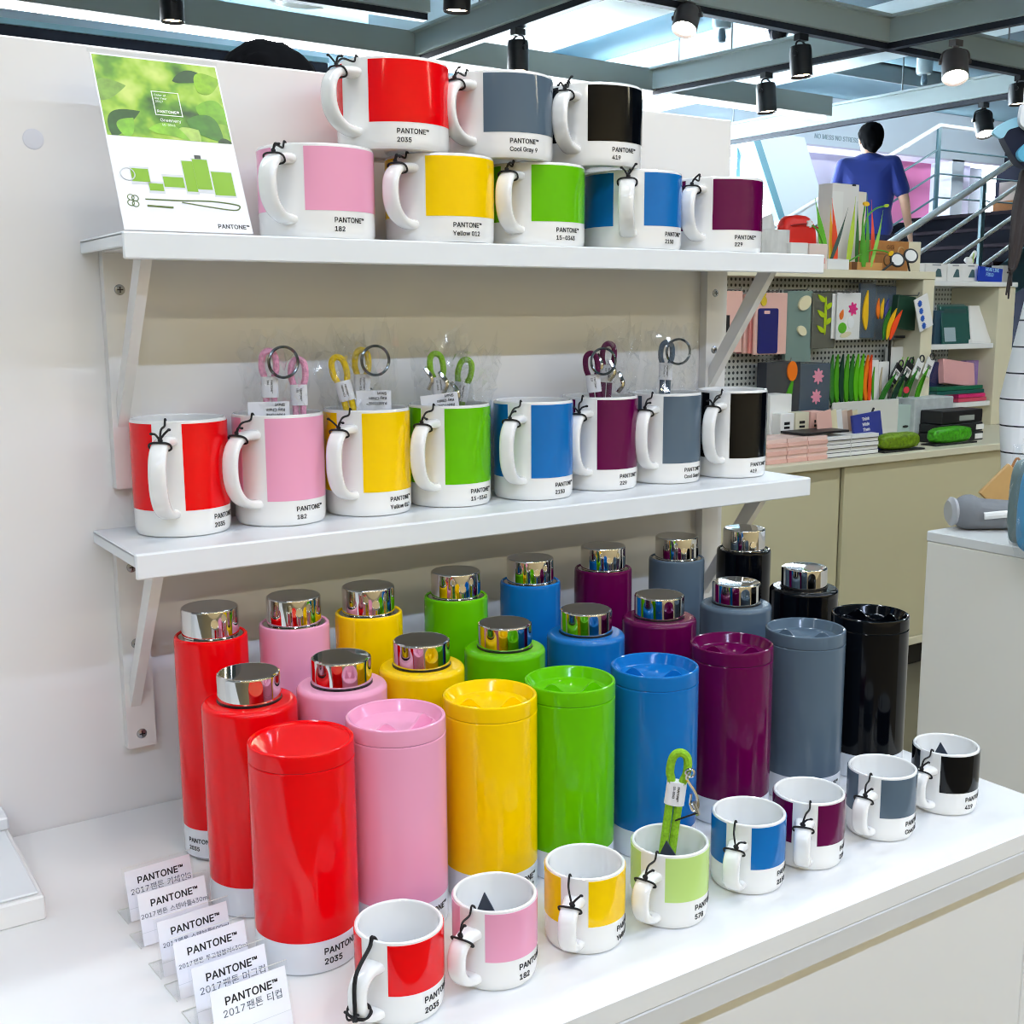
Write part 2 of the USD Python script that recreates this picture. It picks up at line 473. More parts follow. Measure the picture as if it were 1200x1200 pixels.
# dark bulkhead far behind at the left, pale panels and ducts under the slab
solo('bulkhead', 'dark navy bulkhead under the ceiling behind the white panel', 'bulkhead', [bx(-3, 3.2, 6.3, 6.8, 2.05, 2.975)], NAVY, kind='structure', smooth=False)
solo('bulkhead_trim', 'thin pale blue strip along the top of the navy bulkhead', 'trim', bx(-3, 3.2, 6.28, 6.3, 2.945, 2.975), mat('trim_blue', (150, 190, 205), rough=.5), kind='structure', smooth=False)
DUCT = mat('duct_pale', (214, 230, 238), rough=0.6)
DUCTD = mat('duct_grey', (94, 116, 130), rough=0.6)
solo('ceiling_duct', 'wide pale rectangular duct above the black mug', 'duct', cbox(3.5, 4.35, 2.2, 6.3, 2.98, 3.3, .01), DUCT, kind='structure', smooth=False)
solo('ceiling_duct', 'pale rectangular duct running beside the security camera', 'duct', cbox(5.9, 6.5, 1.5, 7.9, 3.0, 3.35, .01), DUCT, kind='structure', smooth=False)
solo('ceiling_duct', 'grey box duct running along the room behind the aisle channel', 'duct', cbox(-2, 12.5, 3.9, 4.35, 3.2, 3.55, .01), DUCTD, kind='structure', smooth=False)
solo('ceiling_duct', 'round dark duct at the top right of the ceiling', 'duct', cyl((3.5, 1.6, 3.2), (12.9, 2.2, 3.2), .22, 24), DUCTD, kind='structure')
v = thing('ceiling_vent', 'dark square ceiling vent with a pale half behind the bright spotlight', 'vent', (8.3, 5.0, 3.42))
part(v, 'frame', [bx(-.55, .55, -.45, -.38, 0, .04), bx(-.55, .55, .38, .45, 0, .04), bx(-.55, -.48, -.38, .38, 0, .04), bx(.48, .55, -.38, .38, 0, .04)], BEAMM, smooth=False)
part(v, 'panel', bx(-.48, .05, -.38, .38, .02, .18), NAVY, smooth=False)
part(v, 'diffuser', bx(.05, .48, -.38, .38, .02, .18), DUCT, smooth=False)
cc = thing('security_camera', 'white dome security camera with a dark eye under the ceiling', 'camera', (5.611,4.643,3.12))
part(cc, 'mount', lathe([(0, .0), (.09, .0), (.1, .02), (.1, .09), (.085, .11), (0, .11)], 32, (0, 0, 0)), mat('camera_white', (228, 232, 236), rough=.3))
part(cc, 'dome', lathe([(0, -.07), (.03, -.066), (.055, -.05), (.072, -.022), (.076, .0), (0, .0)], 32), mat('dome_dark', (20, 26, 40), rough=.05))
part(cc, 'stem', cyl((0, 0, .1), (0, 0, .48), .02), BEAMM)
for px, lab in (((7.433,4.904,3.05), 'grey ceiling detector with a small nozzle near the bright spotlight'), ((5,4.507,3), 'grey ceiling detector hanging left of the security camera')):
    d = thing('ceiling_detector', lab, 'detector', px)
    part(d, 'housing', lathe([(0, .03), (.05, .03), (.06, .05), (.06, .2), (.04, .22), (0, .22)], 24), BEAMM)
    part(d, 'nozzle', lathe([(0, -.05), (.02, -.045), (.025, -.02), (.018, .03), (0, .03)], 16), DUCTD)
    part(d, 'stem', cyl((0, 0, .2), (0, 0, 3.6 - px[2]), .012), STEEL)
rs = thing('ceiling_speaker', 'round white ceiling speaker ring at the top above the green leaflet', 'speaker', (2.552,5.163,3))
part(rs, 'ring', lathe([(.10, .03), (.16, 0), (.2, .01), (.2, .05), (.1, .05), (.10, .03)], 40), mat('speaker_white', (215, 225, 228), rough=.4))
part(rs, 'grille', lathe([(0, .012), (.10, .02), (.10, .045), (0, .045)], 40), DUCTD)
part(rs, 'stem', cyl((0, 0, .04), (0, 0, .6), .03), BEAMM)

# spotlights on the tracks
CAN = mat('spot_black', (20, 22, 28), rough=0.35)
CANG = mat('spot_grey', (86, 82, 84), rough=0.4)
LENSB = glow('spot_lens_bright', (255, 244, 225), 30.0)
LENSD = glow('spot_lens_dim', (255, 226, 190), 5.0)


def spotlight(base, top, lab, tilt, az, r=.045, L=.17, lens=None, m=None, power=0):
    """Can whose open end sits at base, hung from the track at height top; tilt from straight down towards az."""
    m = m or CAN; lens = lens or LENSD
    t = thing('spotlight', lab, 'spotlight', base, group='track spotlights')
    R = trimesh.transformations.rotation_matrix(tilt, (math.sin(az), -math.cos(az), 0))

    def tr(x):
        x = x.copy(); x.apply_transform(R); return x
    part(t, 'can', tr(lathe([(r * .86, .012), (r * .97, 0), (r, .004), (r, L - .02), (r * .93, L), (0, L)], 32)), m)
    part(t, 'lens', tr(lathe([(0, .012), (r * .88, .012), (r * .88, .02), (0, .02)], 32)), lens)
    top_c = (R @ np.array([0, 0, L * .72, 1]))[:3]
    part(t, 'yoke', [tube(smoothpath([top_c + np.array([s * (r + .006) * math.sin(az), -s * (r + .006) * math.cos(az), 0]), top_c + np.array([s * r * .9 * math.sin(az), -s * r * .9 * math.cos(az), L * .35]), top_c + np.array([0, 0, L * .48])], 12), .005, 6) for s in (-1, 1)], m)
    z1 = max(top - base[2], top_c[2] + L * .55)
    part(t, 'adaptor', [cyl(top_c + np.array([0, 0, L * .45]), (top_c[0], top_c[1], z1), .016), bx(top_c[0] - .03, top_c[0] + .03, top_c[1] - .02, top_c[1] + .02, z1 - .03, z1)], m)
    for s in (-1, 1):
        part(t, 'knob', cyl(top_c + np.array([s * r * math.sin(az), -s * r * math.cos(az), 0]), top_c + np.array([s * (r + .014) * math.sin(az), -s * (r + .014) * math.cos(az), 0]), .012), m)
    if power:
        c = (R @ np.array([0, 0, -.004, 1]))[:3]; aim = c - R[:3, 2]
        s_ = UsdLux.DiskLight.Define(stage, t + '/light')
        s_.CreateRadiusAttr(r * .8); s_.CreateIntensityAttr(power); s_.CreateColorAttr(Gf.Vec3f(1.0, .93, .82))
        z = R[:3, 2]; x = np.cross([0, 1.0, 0], z); x /= np.linalg.norm(x); y = np.cross(z, x)
        s_.AddTransformOp().Set(Gf.Matrix4d(*x, 0, *y, 0, *z, 0, *c, 1))
        sh = UsdLux.ShapingAPI.Apply(s_.GetPrim()); sh.CreateShapingConeAngleAttr(40.0); sh.CreateShapingConeSoftnessAttr(.4)
    return t


SP = [((1.411, 3.93), 2.508, .049, 'black track spotlight above the leaflet, lamp facing down', 0, 0, LENSD, CAN),
      ((2.463, 3.417), 2.578, .058, 'black track spotlight at the top edge over the red mug', .05, 2.0, LENSD, CAN),
      ((3.046, 3.825), 2.466, .051, 'black track spotlight hanging down behind the grey mug', 0, 0, LENSD, CAN),
      ((3.444, 3.09), 2.562, .057, 'brightly lit grey spotlight left of the security camera', .5, 3.6, LENSB, CANG),
      ((4.283, 3.172), 2.461, .054, 'black track spotlight just right of the security camera', .08, 5.0, LENSD, CAN),
      ((4.811, 3.922), 2.442, .056, 'smaller black track spotlight in front of the bright linear lamp', .08, 5.0, LENSD, CAN),
      ((5.0, 2.82), 2.47, .064, 'brightest track spotlight, grey, tilted towards the viewer', .5, 3.9, LENSB, CANG),
      ((6.124, 3.21), 2.5, .062, 'black track spotlight just below the brightest one', .05, 5.0, LENSD, CAN),
      ((6.697, 3.83), 2.453, .058, 'lowest black track spotlight with a lit face by the stair rail', .45, 4.2, LENSB, CAN)]
for (x, y), z, r, lab, ti, az, ln_, m_ in SP:
    spotlight((x, y, z), GZ, lab, ti, az, r=r, L=max(.10, (GZ - z) * .72), lens=ln_, m=m_)
# unseen spotlights over the display, placed to cast the cup handle shadows
for x, lab in ((.12, 'left'), (.66, 'right')):
    spotlight((x, -.50, 2.42), GZ + .03, f'unseen black spotlight over the {lab} part of the display counter', 0, 0, power=P_SPOT)
channel((-1.5, -.50, GZ + .02), (3.5, -.50, GZ + .02), label='ceiling channel above the display counter')
# ================================================================ the display: counter, back panel, shelves
CZ = 0.86
ct = thing('display_counter', 'white display counter with a double-edged top under the tumblers and cups', 'counter')
CX0, CX1, CY = -1.6, 0.773, -0.4976
part(ct, 'worktop', cbox(CX0, CX1, CY, -.001, CZ - .0185, CZ, .0012), WHITE)
part(ct, 'lower_board', cbox(CX0, CX1 - .001, CY + .001, -.001, CZ - .040, CZ - .0195, .001), mat('white_laminate_edge', (214, 214, 212), rough=.35))
part(ct, 'front_panel', cbox(CX0, CX1 - .02, CY + .028, CY + .046, .08, CZ - .040, .001), WHITE)
part(ct, 'side_panel', cbox(CX1 - .019, CX1 - .001, CY + .028, -.002, .08, CZ - .040, .001), WHITE)
part(ct, 'kick_board', bx(CX0, CX1 - .03, CY + .07, -.01, 0, .08), mat('kick_grey', (120, 120, 118), rough=.5))
dp = thing('partition', 'tall white partition carrying the two shelves', 'partition')
part(dp, 'board', cbox(-1.7, 0.7962, 0.0, .036, 0.0, 1.5424, .0015), PANEL)
for x, z in ((.005, 1.462), (.776, 1.464)):
    part(dp, 'screw_cover', xf(lathe([(0, .0004), (.0075, .0004), (.0085, 0), (0, 0)], 32), (x, -.0001, z), rx=PI / 2), mat('cover_grey', (206, 208, 216), rough=.3), label='round screw cover near a top corner')


def shelf(x0, x1, z, label):
    t = thing('wall_shelf', label, 'shelf', group='white wall shelves')
    d, lip = .1332, .0211
    part(t, 'tray', cbox(x0, x1, -d + .002, -.0005, z - .0035, z, .001), SHELFM)
    part(t, 'front_lip', cbox(x0, x1, -d, -d + .0035, z - lip, z - .0002, .0012), SHELFM)
    for x in (x0, x1 - .003):
        part(t, 'end_flange', cbox(x, x + .003, -d + .003, -.001, z - .0115, z - .001, .0008), SHELFM)
    return t


Z1, Z2 = 1.3808, 1.1281
shelf(.0370, .8163, Z1, 'upper white metal shelf holding the leaflet and stacked wide mugs')
shelf(.0321, .8077, Z2, 'lower white metal shelf holding the row of eight tall mugs')


def screw(t, x, y, z):
    p = part(t, 'screw', xf(lathe([(0, .0016), (.002, .0016), (.0042, .0008), (.0047, 0), (0, 0)], 24), (x, y, z), rx=PI / 2), STEEL, label='cross-head screw')
    part(p, 'cross_slot', [bx(x - .0026, x + .0026, y - .0019, y - .0012, z - .0005, z + .0005), bx(x - .0005, x + .0005, y - .0019, y - .0012, z - .0026, z + .0026)], INK)


def bracket(x, z, zs, screws, drop, label):
    t = thing('shelf_bracket', label, 'bracket', group='shelf brackets')
    ztop = z - .0045
    prof = [(x - .013, -.0005), (x - .013, -.0125), (x + .013, -.0125), (x + .013, -.0005), (x + .0112, -.0005), (x + .0112, -.0106), (x - .0112, -.0106), (x - .0112, -.0005)]
    part(t, 'upright', xf(prism(prof, ztop - drop), (0, 0, drop)), BRACK, smooth=False)
    part(t, 'arm', cbox(x - .012, x + .012, -.126, -.0128, ztop - .006, ztop, .0008), BRACK)
    ln = [(-.117, ztop - .0065), (-.095, ztop - .0065), (-.0128, zs + .012), (-.0128, zs - .012)]
    pr = prism(ln, .009)
    part(t, 'strut', trimesh.Trimesh(np.column_stack([pr.vertices[:, 2] + x - .0085, pr.vertices[:, 0], pr.vertices[:, 1]]), pr.faces, process=False), BRACK, label='sloping strut')
    for zz in screws:
        screw(t, x, -.0125, zz)


bracket(.0650, Z1, 1.172 + .06, (1.339, 1.25), 1.165, 'left bracket of the upper shelf')
bracket(.0610, Z2, .975, (1.093, 1.022, .936), .923, 'left bracket of the lower shelf')
bracket(.7640, Z1, 1.240, (1.340, 1.273), 1.165, 'right bracket of the upper shelf')
bracket(.7640, Z2, .985, (1.085, .99), .923, 'right bracket of the lower shelf')

# shallow white tray at the counter's left end
tr = thing('white_tray', 'low white display block lying on the counter at the left edge', 'block', (-.195, 0, CZ))
part(tr, 'base', cbox(0, .134, -.170, -.004, 0, .020, .0015), WHITE)
part(tr, 'top_plate', cbox(.004, .13, -.166, -.036, .0202, .0225, .0008), SHELFM)
part(tr, 'back_rail', cbox(.0, .134, -.032, -.004, .0202, .032, .0015), SHELFM)

# ================================================================ mugs and cups
WORD = 'PANTONE\u2122'
_word = txt(WORD, 1.0, True, 1.0)
WLEN = float(_word.bounds[1][0])


def swatch_text(r, a0, code, width=.031, z1=.0135, z2=.0062):
    """Swatch name: the word mark over the colour's number, bent around a vessel of radius r from angle a0."""
    h = width / WLEN
    return [wrap(txt(WORD, h, True, .0002), r, a0, z1), wrap(txt(code, h * .93, True, .0002), r, a0, z2)]


def arc_shell(r, a0, a1, z0, z1, n=72, t=.00025):
    a = np.linspace(a0, a1, n)
    V = []
    for rr, z in ((r + t, z0), (r + t, z1), (r - t, z1), (r - t, z0)):
        V.append(np.column_stack([rr * np.cos(a), rr * np.sin(a), np.full(n, z)]))
    V = np.vstack(V); F = []
    for k in range(4):
        b, c = k * n, ((k + 1) % 4) * n
        for i in range(n - 1):
            F += [(b + i, b + i + 1, c + i + 1), (b + i, c + i + 1, c + i)]
    F += [(0, n, 2 * n), (0, 2 * n, 3 * n), (n - 1, 3 * n - 1, 2 * n - 1), (n - 1, 4 * n - 1, 3 * n - 1)]
    return trimesh.Trimesh(V, F, process=False)


def mug_body(r, h, w=.0032):
    f = .004
    return lathe([(0, .0022), (r * .72, .0022), (r * .76, 0), (r - f - .001, 0), (r - f * .45, .0006), (r - .0009, f * .55), (r - .0002, f * 1.3), (r, f * 2.2), (r, h * .6), (r, h - .0022), (r - .0005, h - .0006), (r - .0014, h),
                  (r - w + .0009, h - .0003), (r - w, h - .0016), (r - w, .012), (r - w - .0015, .0075), (r - w - .006, .0052), (0, .005)], 80)


KIND = {'tall': dict(r=.0415, h=.1005, p=.0375, w=.0150, t=.0078, zt=.865, zb=.165), 'wide': dict(r=.0511, h=.0785, p=.0345, w=.0160, t=.0078, zt=.885, zb=.150),
        'small': dict(r=.0298, h=.0592, p=.0215, w=.0135, t=.0074, zt=.760, zb=.085)}
_shape = {}


def handle_path(k):
    d = KIND[k]; r, h = d['r'], d['h']
    zt, zb = d['zt'] * h - d['t'] / 2, d['zb'] * h + d['t'] / 2
    zc, hh = (zt + zb) / 2, (zt - zb) / 2
    t = np.linspace(PI / 2, -PI / 2, 34)
    ct_, st = np.abs(np.cos(t)), np.sin(t)
    x = (r - .003) + (d['p'] + .003 - d['t'] / 2) * ct_ ** .72
    z = zc + hh * np.sign(st) * np.abs(st) ** .86 + .004 * ct_ * (h / .1)
    # the lower end curls in a little before it meets the body
    return np.column_stack([x, 0 * x, z])


def shapes(k):
    if k not in _shape:
        d = KIND[k]
        a = np.linspace(0, 2 * PI, 21)[:-1]
        sec = np.column_stack([np.sign(np.cos(a)) * np.abs(np.cos(a)) ** .65 * d['w'] / 2, np.sign(np.sin(a)) * np.abs(np.sin(a)) ** .8 * d['t'] / 2])
        P = handle_path(k); s = np.linspace(0, 1, len(P))
        flare = 1 + .22 * np.exp(-(s / .07) ** 2) + .16 * np.exp(-((1 - s) / .07) ** 2)
        _shape[k] = (mug_body(d['r'], d['h']), sweep(P, (0, 1, 0), sec, flare))
    return _shape[k]


def tie(k, seed, low=False, tag=False, short=False):
    """Black elastic tied around the handle: a loop, a knot, two short tails and a strand going over the rim."""
    d = KIND[k]; q = random.Random(seed)
    P = handle_path(k); i = 6 if not low else 21
    C, T = P[i], (P[i + 1] - P[i - 1]); T = T / np.linalg.norm(T)
    N = np.cross(T, [0, 1.0, 0]); N /= np.linalg.norm(N)
    if N[2] < 0 and not low: N = -N
    if low and N[0] < 0: N = -N
    S = np.array([0, 1.0, 0])
    A, B = d['w'] / 2 + .0016, d['t'] / 2 + .0014
    rr = .00095 if k != 'small' else .0008
    out = []
    sg = lambda v, e: float(np.sign(v) * np.abs(v) ** e)
    for off, sk in ((0, .22), (.0014, -.1)) if low else ((0, .25),):
        loop = np.array([C + T * (off + sk * A * math.sin(t)) + S * A * sg(np.cos(t), .7) + N * B * sg(np.sin(t), .8) for t in np.linspace(0, 2 * PI, 28, endpoint=False)])
        out.append(tube(loop, rr, 6, closed=True))
    K = C + N * (B + .0012) + S * q.uniform(-.001, .002)
    out.append(hull([(K, .0019), (K + S * .0012 + T * .0008, .0016)], 10))
    rim = np.array([d['r'], q.uniform(-.004, .004), d['h']])
    inside = rim + np.array([-.0085, q.uniform(-.004, .004), -.018])
    for o in (0, .0014) if low else (0,):
        e = S * o
        out.append(tube(smoothpath([K + e, (P[9] + np.array([.006, 0, .006]) if low else K * .5 + rim * .5 + np.array([.0035, 0, 0.001])) + e, rim + np.array([.0016, 0, -.004]) + e, rim + np.array([-.0012, 0, .0016]) + e, rim + np.array([-.0055, 0, -.003]) + e, inside + e], 30), rr, 6))
    for s in (1, -1) if (low or q.random() < .4) else (1,):
        L = q.uniform(.005, .009) * (.8 if k == 'small' else 1)
        m = K + S * s * L * .5 + N * .003 + np.array([.001, 0, .002])
        e = K + S * s * L + N * q.uniform(.0, .005) + np.array([.001, 0, q.uniform(.001, .007)])
        out.append(tube(smoothpath([K, m, e], 8), rr, 6)); out.append(hull([(e, rr * 1.25), (e + S * s * .001, rr * 1.2)], 8))
    pieces = [('cord', out, CORD)]
    if tag:
        g = xf(prism([(-.010, 0), (.010, 0), (-.003, .016)], .0008), (0, 0, 0), rx=PI / 2, rz=PI / 2)
        pieces.append(('tag', xf(g, tuple(rim + np.array([-.0155, .004, -.0105])), rz=q.uniform(-.25, .1)), mat('tag_slate', (46, 56, 72), rough=.5)))
    return pieces


def vessel_az(loc, delta):
    return math.atan2(CAM[1] - loc[1], CAM[0] - loc[0]) - math.radians(delta)


def mug(kind, name, colour, loc, delta, label, group, seed, low=False, tag=False, short=False, flip=0):
    d = KIND[kind]; r, h = d['r'], d['h']
    t = thing(name, label, 'mug' if kind != 'small' else 'cup', loc, vessel_az(loc, delta), group)
    body, handle = shapes(kind)
    part(t, 'body', body, CERAMIC)
    part(t, 'handle', handle, CERAMIC, smooth=50)
    hf = math.radians(17.8 if kind != 'small' else 20)
    part(t, 'colour_band', arc_shell(r, hf, 2 * PI - hf, .0232 if kind != 'small' else .0222, h - (.0028 if kind != 'small' else .002)), GLAZE[colour], label=colour + ' glazed colour block', smooth=30)
    a0 = math.radians({'tall': 53, 'wide': 45, 'small': 66}[kind])
    part(t, 'lettering', swatch_text(r + .0001, a0, CODE[colour]), INK, smooth=False, label='black swatch name and number')
    for n, m, mm in tie(kind, seed, low, tag, short):
        part(t, n, m, mm, smooth=40)
    return t


low_row = [('red', .1003, -.0440, 14.5), ('pink', .1925, -.0448, 34), ('yellow', .2837, -.0440, 24), ('green', .3755, -.0445, 24), ('blue', .4698, -.0566, 20.5), ('purple', .5668, -.0446, 21.5), ('grey', .6586, -.0459, 19.5), ('black', .7533, -.0553, 19)]
for i, (c, x, y, dl) in enumerate(low_row):
    mug('tall', 'tall_mug', c, (x, y, Z2 + .0002), dl, f'tall {c} and white mug standing on the lower shelf', 'tall mugs on the lower shelf', 10 + i)
for i, (c, x, y, dl) in enumerate([('pink', .2252, -.0745, 29), ('yellow', .3488, -.0785, 32), ('green', .4613, -.0705, 20), ('blue', .5845, -.0753, 4.5), ('purple', .7025, -.0751, 21)]):
    mug('wide', 'wide_mug', c, (x, y, Z1 + .0002), dl, f'wide {c} and white mug standing on the upper shelf', 'wide mugs on the upper shelf', 30 + i)
for i, (c, x, y, dl) in enumerate([('red', .3038, -.0735, 42), ('grey', .4189, -.0752, 35), ('black', .5298, -.0755, 22)]):
    mug('wide', 'wide_mug', c, (x, y, Z1 + .0789), dl, f'wide {c} and white mug stacked on top of the upper row', 'wide mugs stacked on the upper row', 40 + i)
D = [('red', .1130, -.4182, 35, 1, 0), ('pink', .1874, -.4201, 33, 0, 1), ('yellow', .2675, -.4183, 15, 0, 0), ('lime', .3430, -.4262, 26, 0, 1), ('blue', .4305, -.4220, 15, 0, 0), ('purple', .5023, -.4204, 5, 0, 0), ('grey', .5965, -.4196, 20.5, 0, 0), ('black', .6889, -.4175, 27, 0, 1)]
for i, (c, x, y, dl, lo, tg) in enumerate(D):
    mug('small', 'espresso_cup', c, (x, y, CZ + .0002), dl, f'small {c if c != "lime" else "pale green"} and white cup at the front of the counter', 'small cups along the counter front', 50 + i, low=bool(lo), tag=bool(tg))

# ================================================================ flasks and tumblers
BLK = mat('gasket_black', (20, 18, 20), rough=.3)
WBASE = mat('white_lacquer', (226, 230, 234), rough=.15, coat=.4)


def capped_cap(r, z0, z1):
    b = .0011
    return lathe([(0, z0), (r - .0004, z0), (r, z0 + .0006), (r, z1 - b * 1.6), (r - b * .5, z1 - b * .5), (r - b * 1.6, z1), (r * .9, z1 - .0002), (0, z1 - .0002)], 72)


def tall_flask(c, x, y, ta):
    r, h, rc, hc = .0306, .1915, .0238, .2152
    t = thing('tall_flask', f'tall slim {c} flask with chrome cap in the back row', 'flask', (x, y, CZ + .0002), 0, 'tall flasks in the back row')
    part(t, 'body', lathe([(0, .0275), (r, .0275), (r, h - .0035), (r - .0006, h - .001), (r - .0018, h), (r - .0032, h - .0006), (r - .0034, h - .004), (0, h - .004)], 80), LACQ[c])
    part(t, 'white_band', lathe([(0, .0028), (r, .0028), (r, .0274), (0, .0274)], 80), WBASE)
    part(t, 'foot_ring', lathe([(0, 0), (r - .002, 0), (r - .0008, .0008), (r - .0008, .0027), (0, .0027)], 64), STEEL)
    part(t, 'lettering', swatch_text(r + .0001, vessel_az((x, y), 0) + math.radians(ta), CODE[c], .028, .0155, .0085), INK, smooth=False)
    part(t, 'neck_ring', lathe([(0, h - .004), (rc + .0032, h - .004), (rc + .0036, h - .0022), (rc + .0028, h - .001), (rc - .0006, h - .0002), (rc - .001, h + .0006), (0, h + .0006)], 64), CHROME)
    part(t, 'cap', capped_cap(rc, h + .0007, hc), CHROME, label='mirror-bright metal cap')


def short_flask(c, x, y, ta):
    r, h, rc, hc = .0364, .1637, .0243, .1858
    t = thing('short_flask', f'wide {c} flask with chrome cap in the middle row', 'flask', (x, y, CZ + .0002), 0, 'wide flasks in the middle row')
    f = .0045
    sh = [(r - f + f * math.sin(a), h - f + f * math.cos(a)) for a in np.linspace(PI / 2, 0, 7)]
    part(t, 'body', lathe([(0, .0245), (r, .0245)] + sh + [(0, h)], 80), LACQ[c])
    part(t, 'white_band', lathe([(0, 0), (r - .0012, 0), (r, .0012), (r, .0244), (0, .0244)], 80), WBASE)
    part(t, 'lettering', swatch_text(r + .0001, vessel_az((x, y), 0) + math.radians(ta), CODE[c], .031, .0145, .0072), INK, smooth=False)
    part(t, 'gasket', lathe([(0, h), (rc + .0006, h), (rc + .0006, h + .0014), (0, h + .0014)], 48), BLK)
    part(t, 'cap', capped_cap(rc, h + .0015, hc), CHROME, label='mirror-bright metal cap')


def tumbler(c, x, y, turn):
    r, h, lid = .0375, .1614, .0125
    t = thing('tumbler', f'{c} lidded tumbler in the front row', 'tumbler', (x, y, CZ + .0002), 0, 'lidded tumblers in the front row')
    part(t, 'body', lathe([(0, .0245), (r, .0245), (r, h - lid - .0012), (r - .0006, h - lid - .0004), (0, h - lid - .0004)], 80), LACQ[c])
    part(t, 'white_band', lathe([(0, 0), (r - .0014, 0), (r - .0002, .0012), (r, .003), (r, .0244), (0, .0244)], 80), WBASE)
    part(t, 'lettering', swatch_text(r + .0001, vessel_az((x, y), 0) + math.radians(16), CODE[c], .034, .0142, .0066), INK, smooth=False)
    w = .0028
    dep = .0026 if c == 'red' else .0108
    part(t, 'lid', lathe([(0, h - lid), (r - .0004, h - lid), (r, h - lid + .0006), (r, h - .0018), (r - .0006, h - .0005), (r - .0016, h), (r - w, h - .0006), (r - w - .0006, h - .002), (r - w - .004, h - dep * .79), (r - w - .008, h - dep * .97), (0, h - dep)], 80), LACQ[c])
    part(t, 'seam', lathe([(0, h - lid - .0006), (r - .0010, h - lid - .0006), (r - .0010, h - lid + .0002), (0, h - lid + .0002)], 64), BLK, label='dark joint under the lid')
    if c == 'red':
        return
    # wavy drinking ridge across the recess: two humps and a dip, following a chord
    R_ = r - w - .0022
    n = 44; s = np.linspace(-1, 1, n)
    px = s * R_ * .93
    py = -.012 + .006 * s ** 2
    top = h - .0108 + .0012 + .0088 * np.exp(-((np.abs(s) - .56) / .26) ** 2)
    V, F = [], []
    th = .0016
    for i in range(n):
        V += [(px[i], py[i] - th, h - .0112), (px[i], py[i] - th * .7, top[i]), (px[i], py[i] + th * .7, top[i]), (px[i], py[i] + th, h - .0112)]
    for i in range(n - 1):
        a, b = 4 * i, 4 * i + 4
        for k in range(3):
            F += [(a + k, a + k + 1, b + k + 1), (a + k, b + k + 1, b + k)]
    F += [(0, 2, 1), (0, 3, 2), (4 * n - 4, 4 * n - 3, 4 * n - 2), (4 * n - 4, 4 * n - 2, 4 * n - 1)]
    m = trimesh.Trimesh(V, F, process=False)
    m.fix_normals()
    part(t, 'sip_ridge', xf(m, rz=vessel_az((x, y), 0) + PI / 2 + math.radians(turn)), LACQ[c], smooth=50)


for c, x, y in (('red', .0939, -.1223), ('pink', .1678, -.1259), ('yellow', .2385, -.1296), ('green', .3357, -.1207), ('blue', .4289, -.1106), ('purple', .5269, -.1039), ('grey', .6267, -.1073), ('black', .7218, -.1143)):
    tall_flask(c, x, y, -58)
for c, x, y in (('red', .0875, -.2255), ('pink', .1642, -.2286), ('yellow', .2417, -.2216), ('green', .3300, -.2152), ('blue', .4187, -.2175), ('purple', .5125, -.2122), ('grey', .6129, -.2149), ('black', .7244, -.2039)):
    short_flask(c, x, y, 40)
for c, x, y, tn in (('red', .0889, -.3210, 150), ('pink', .1674, -.3151, 35), ('yellow', .2524, -.3126, 5), ('green', .3266, -.3180, 12), ('blue', .4093, -.3274, -4), ('purple', .5107, -.3150, 4), ('grey', .6054, -.3163, -6), ('black', .6995, -.3146, 160)):
    tumbler(c, x, y, tn)
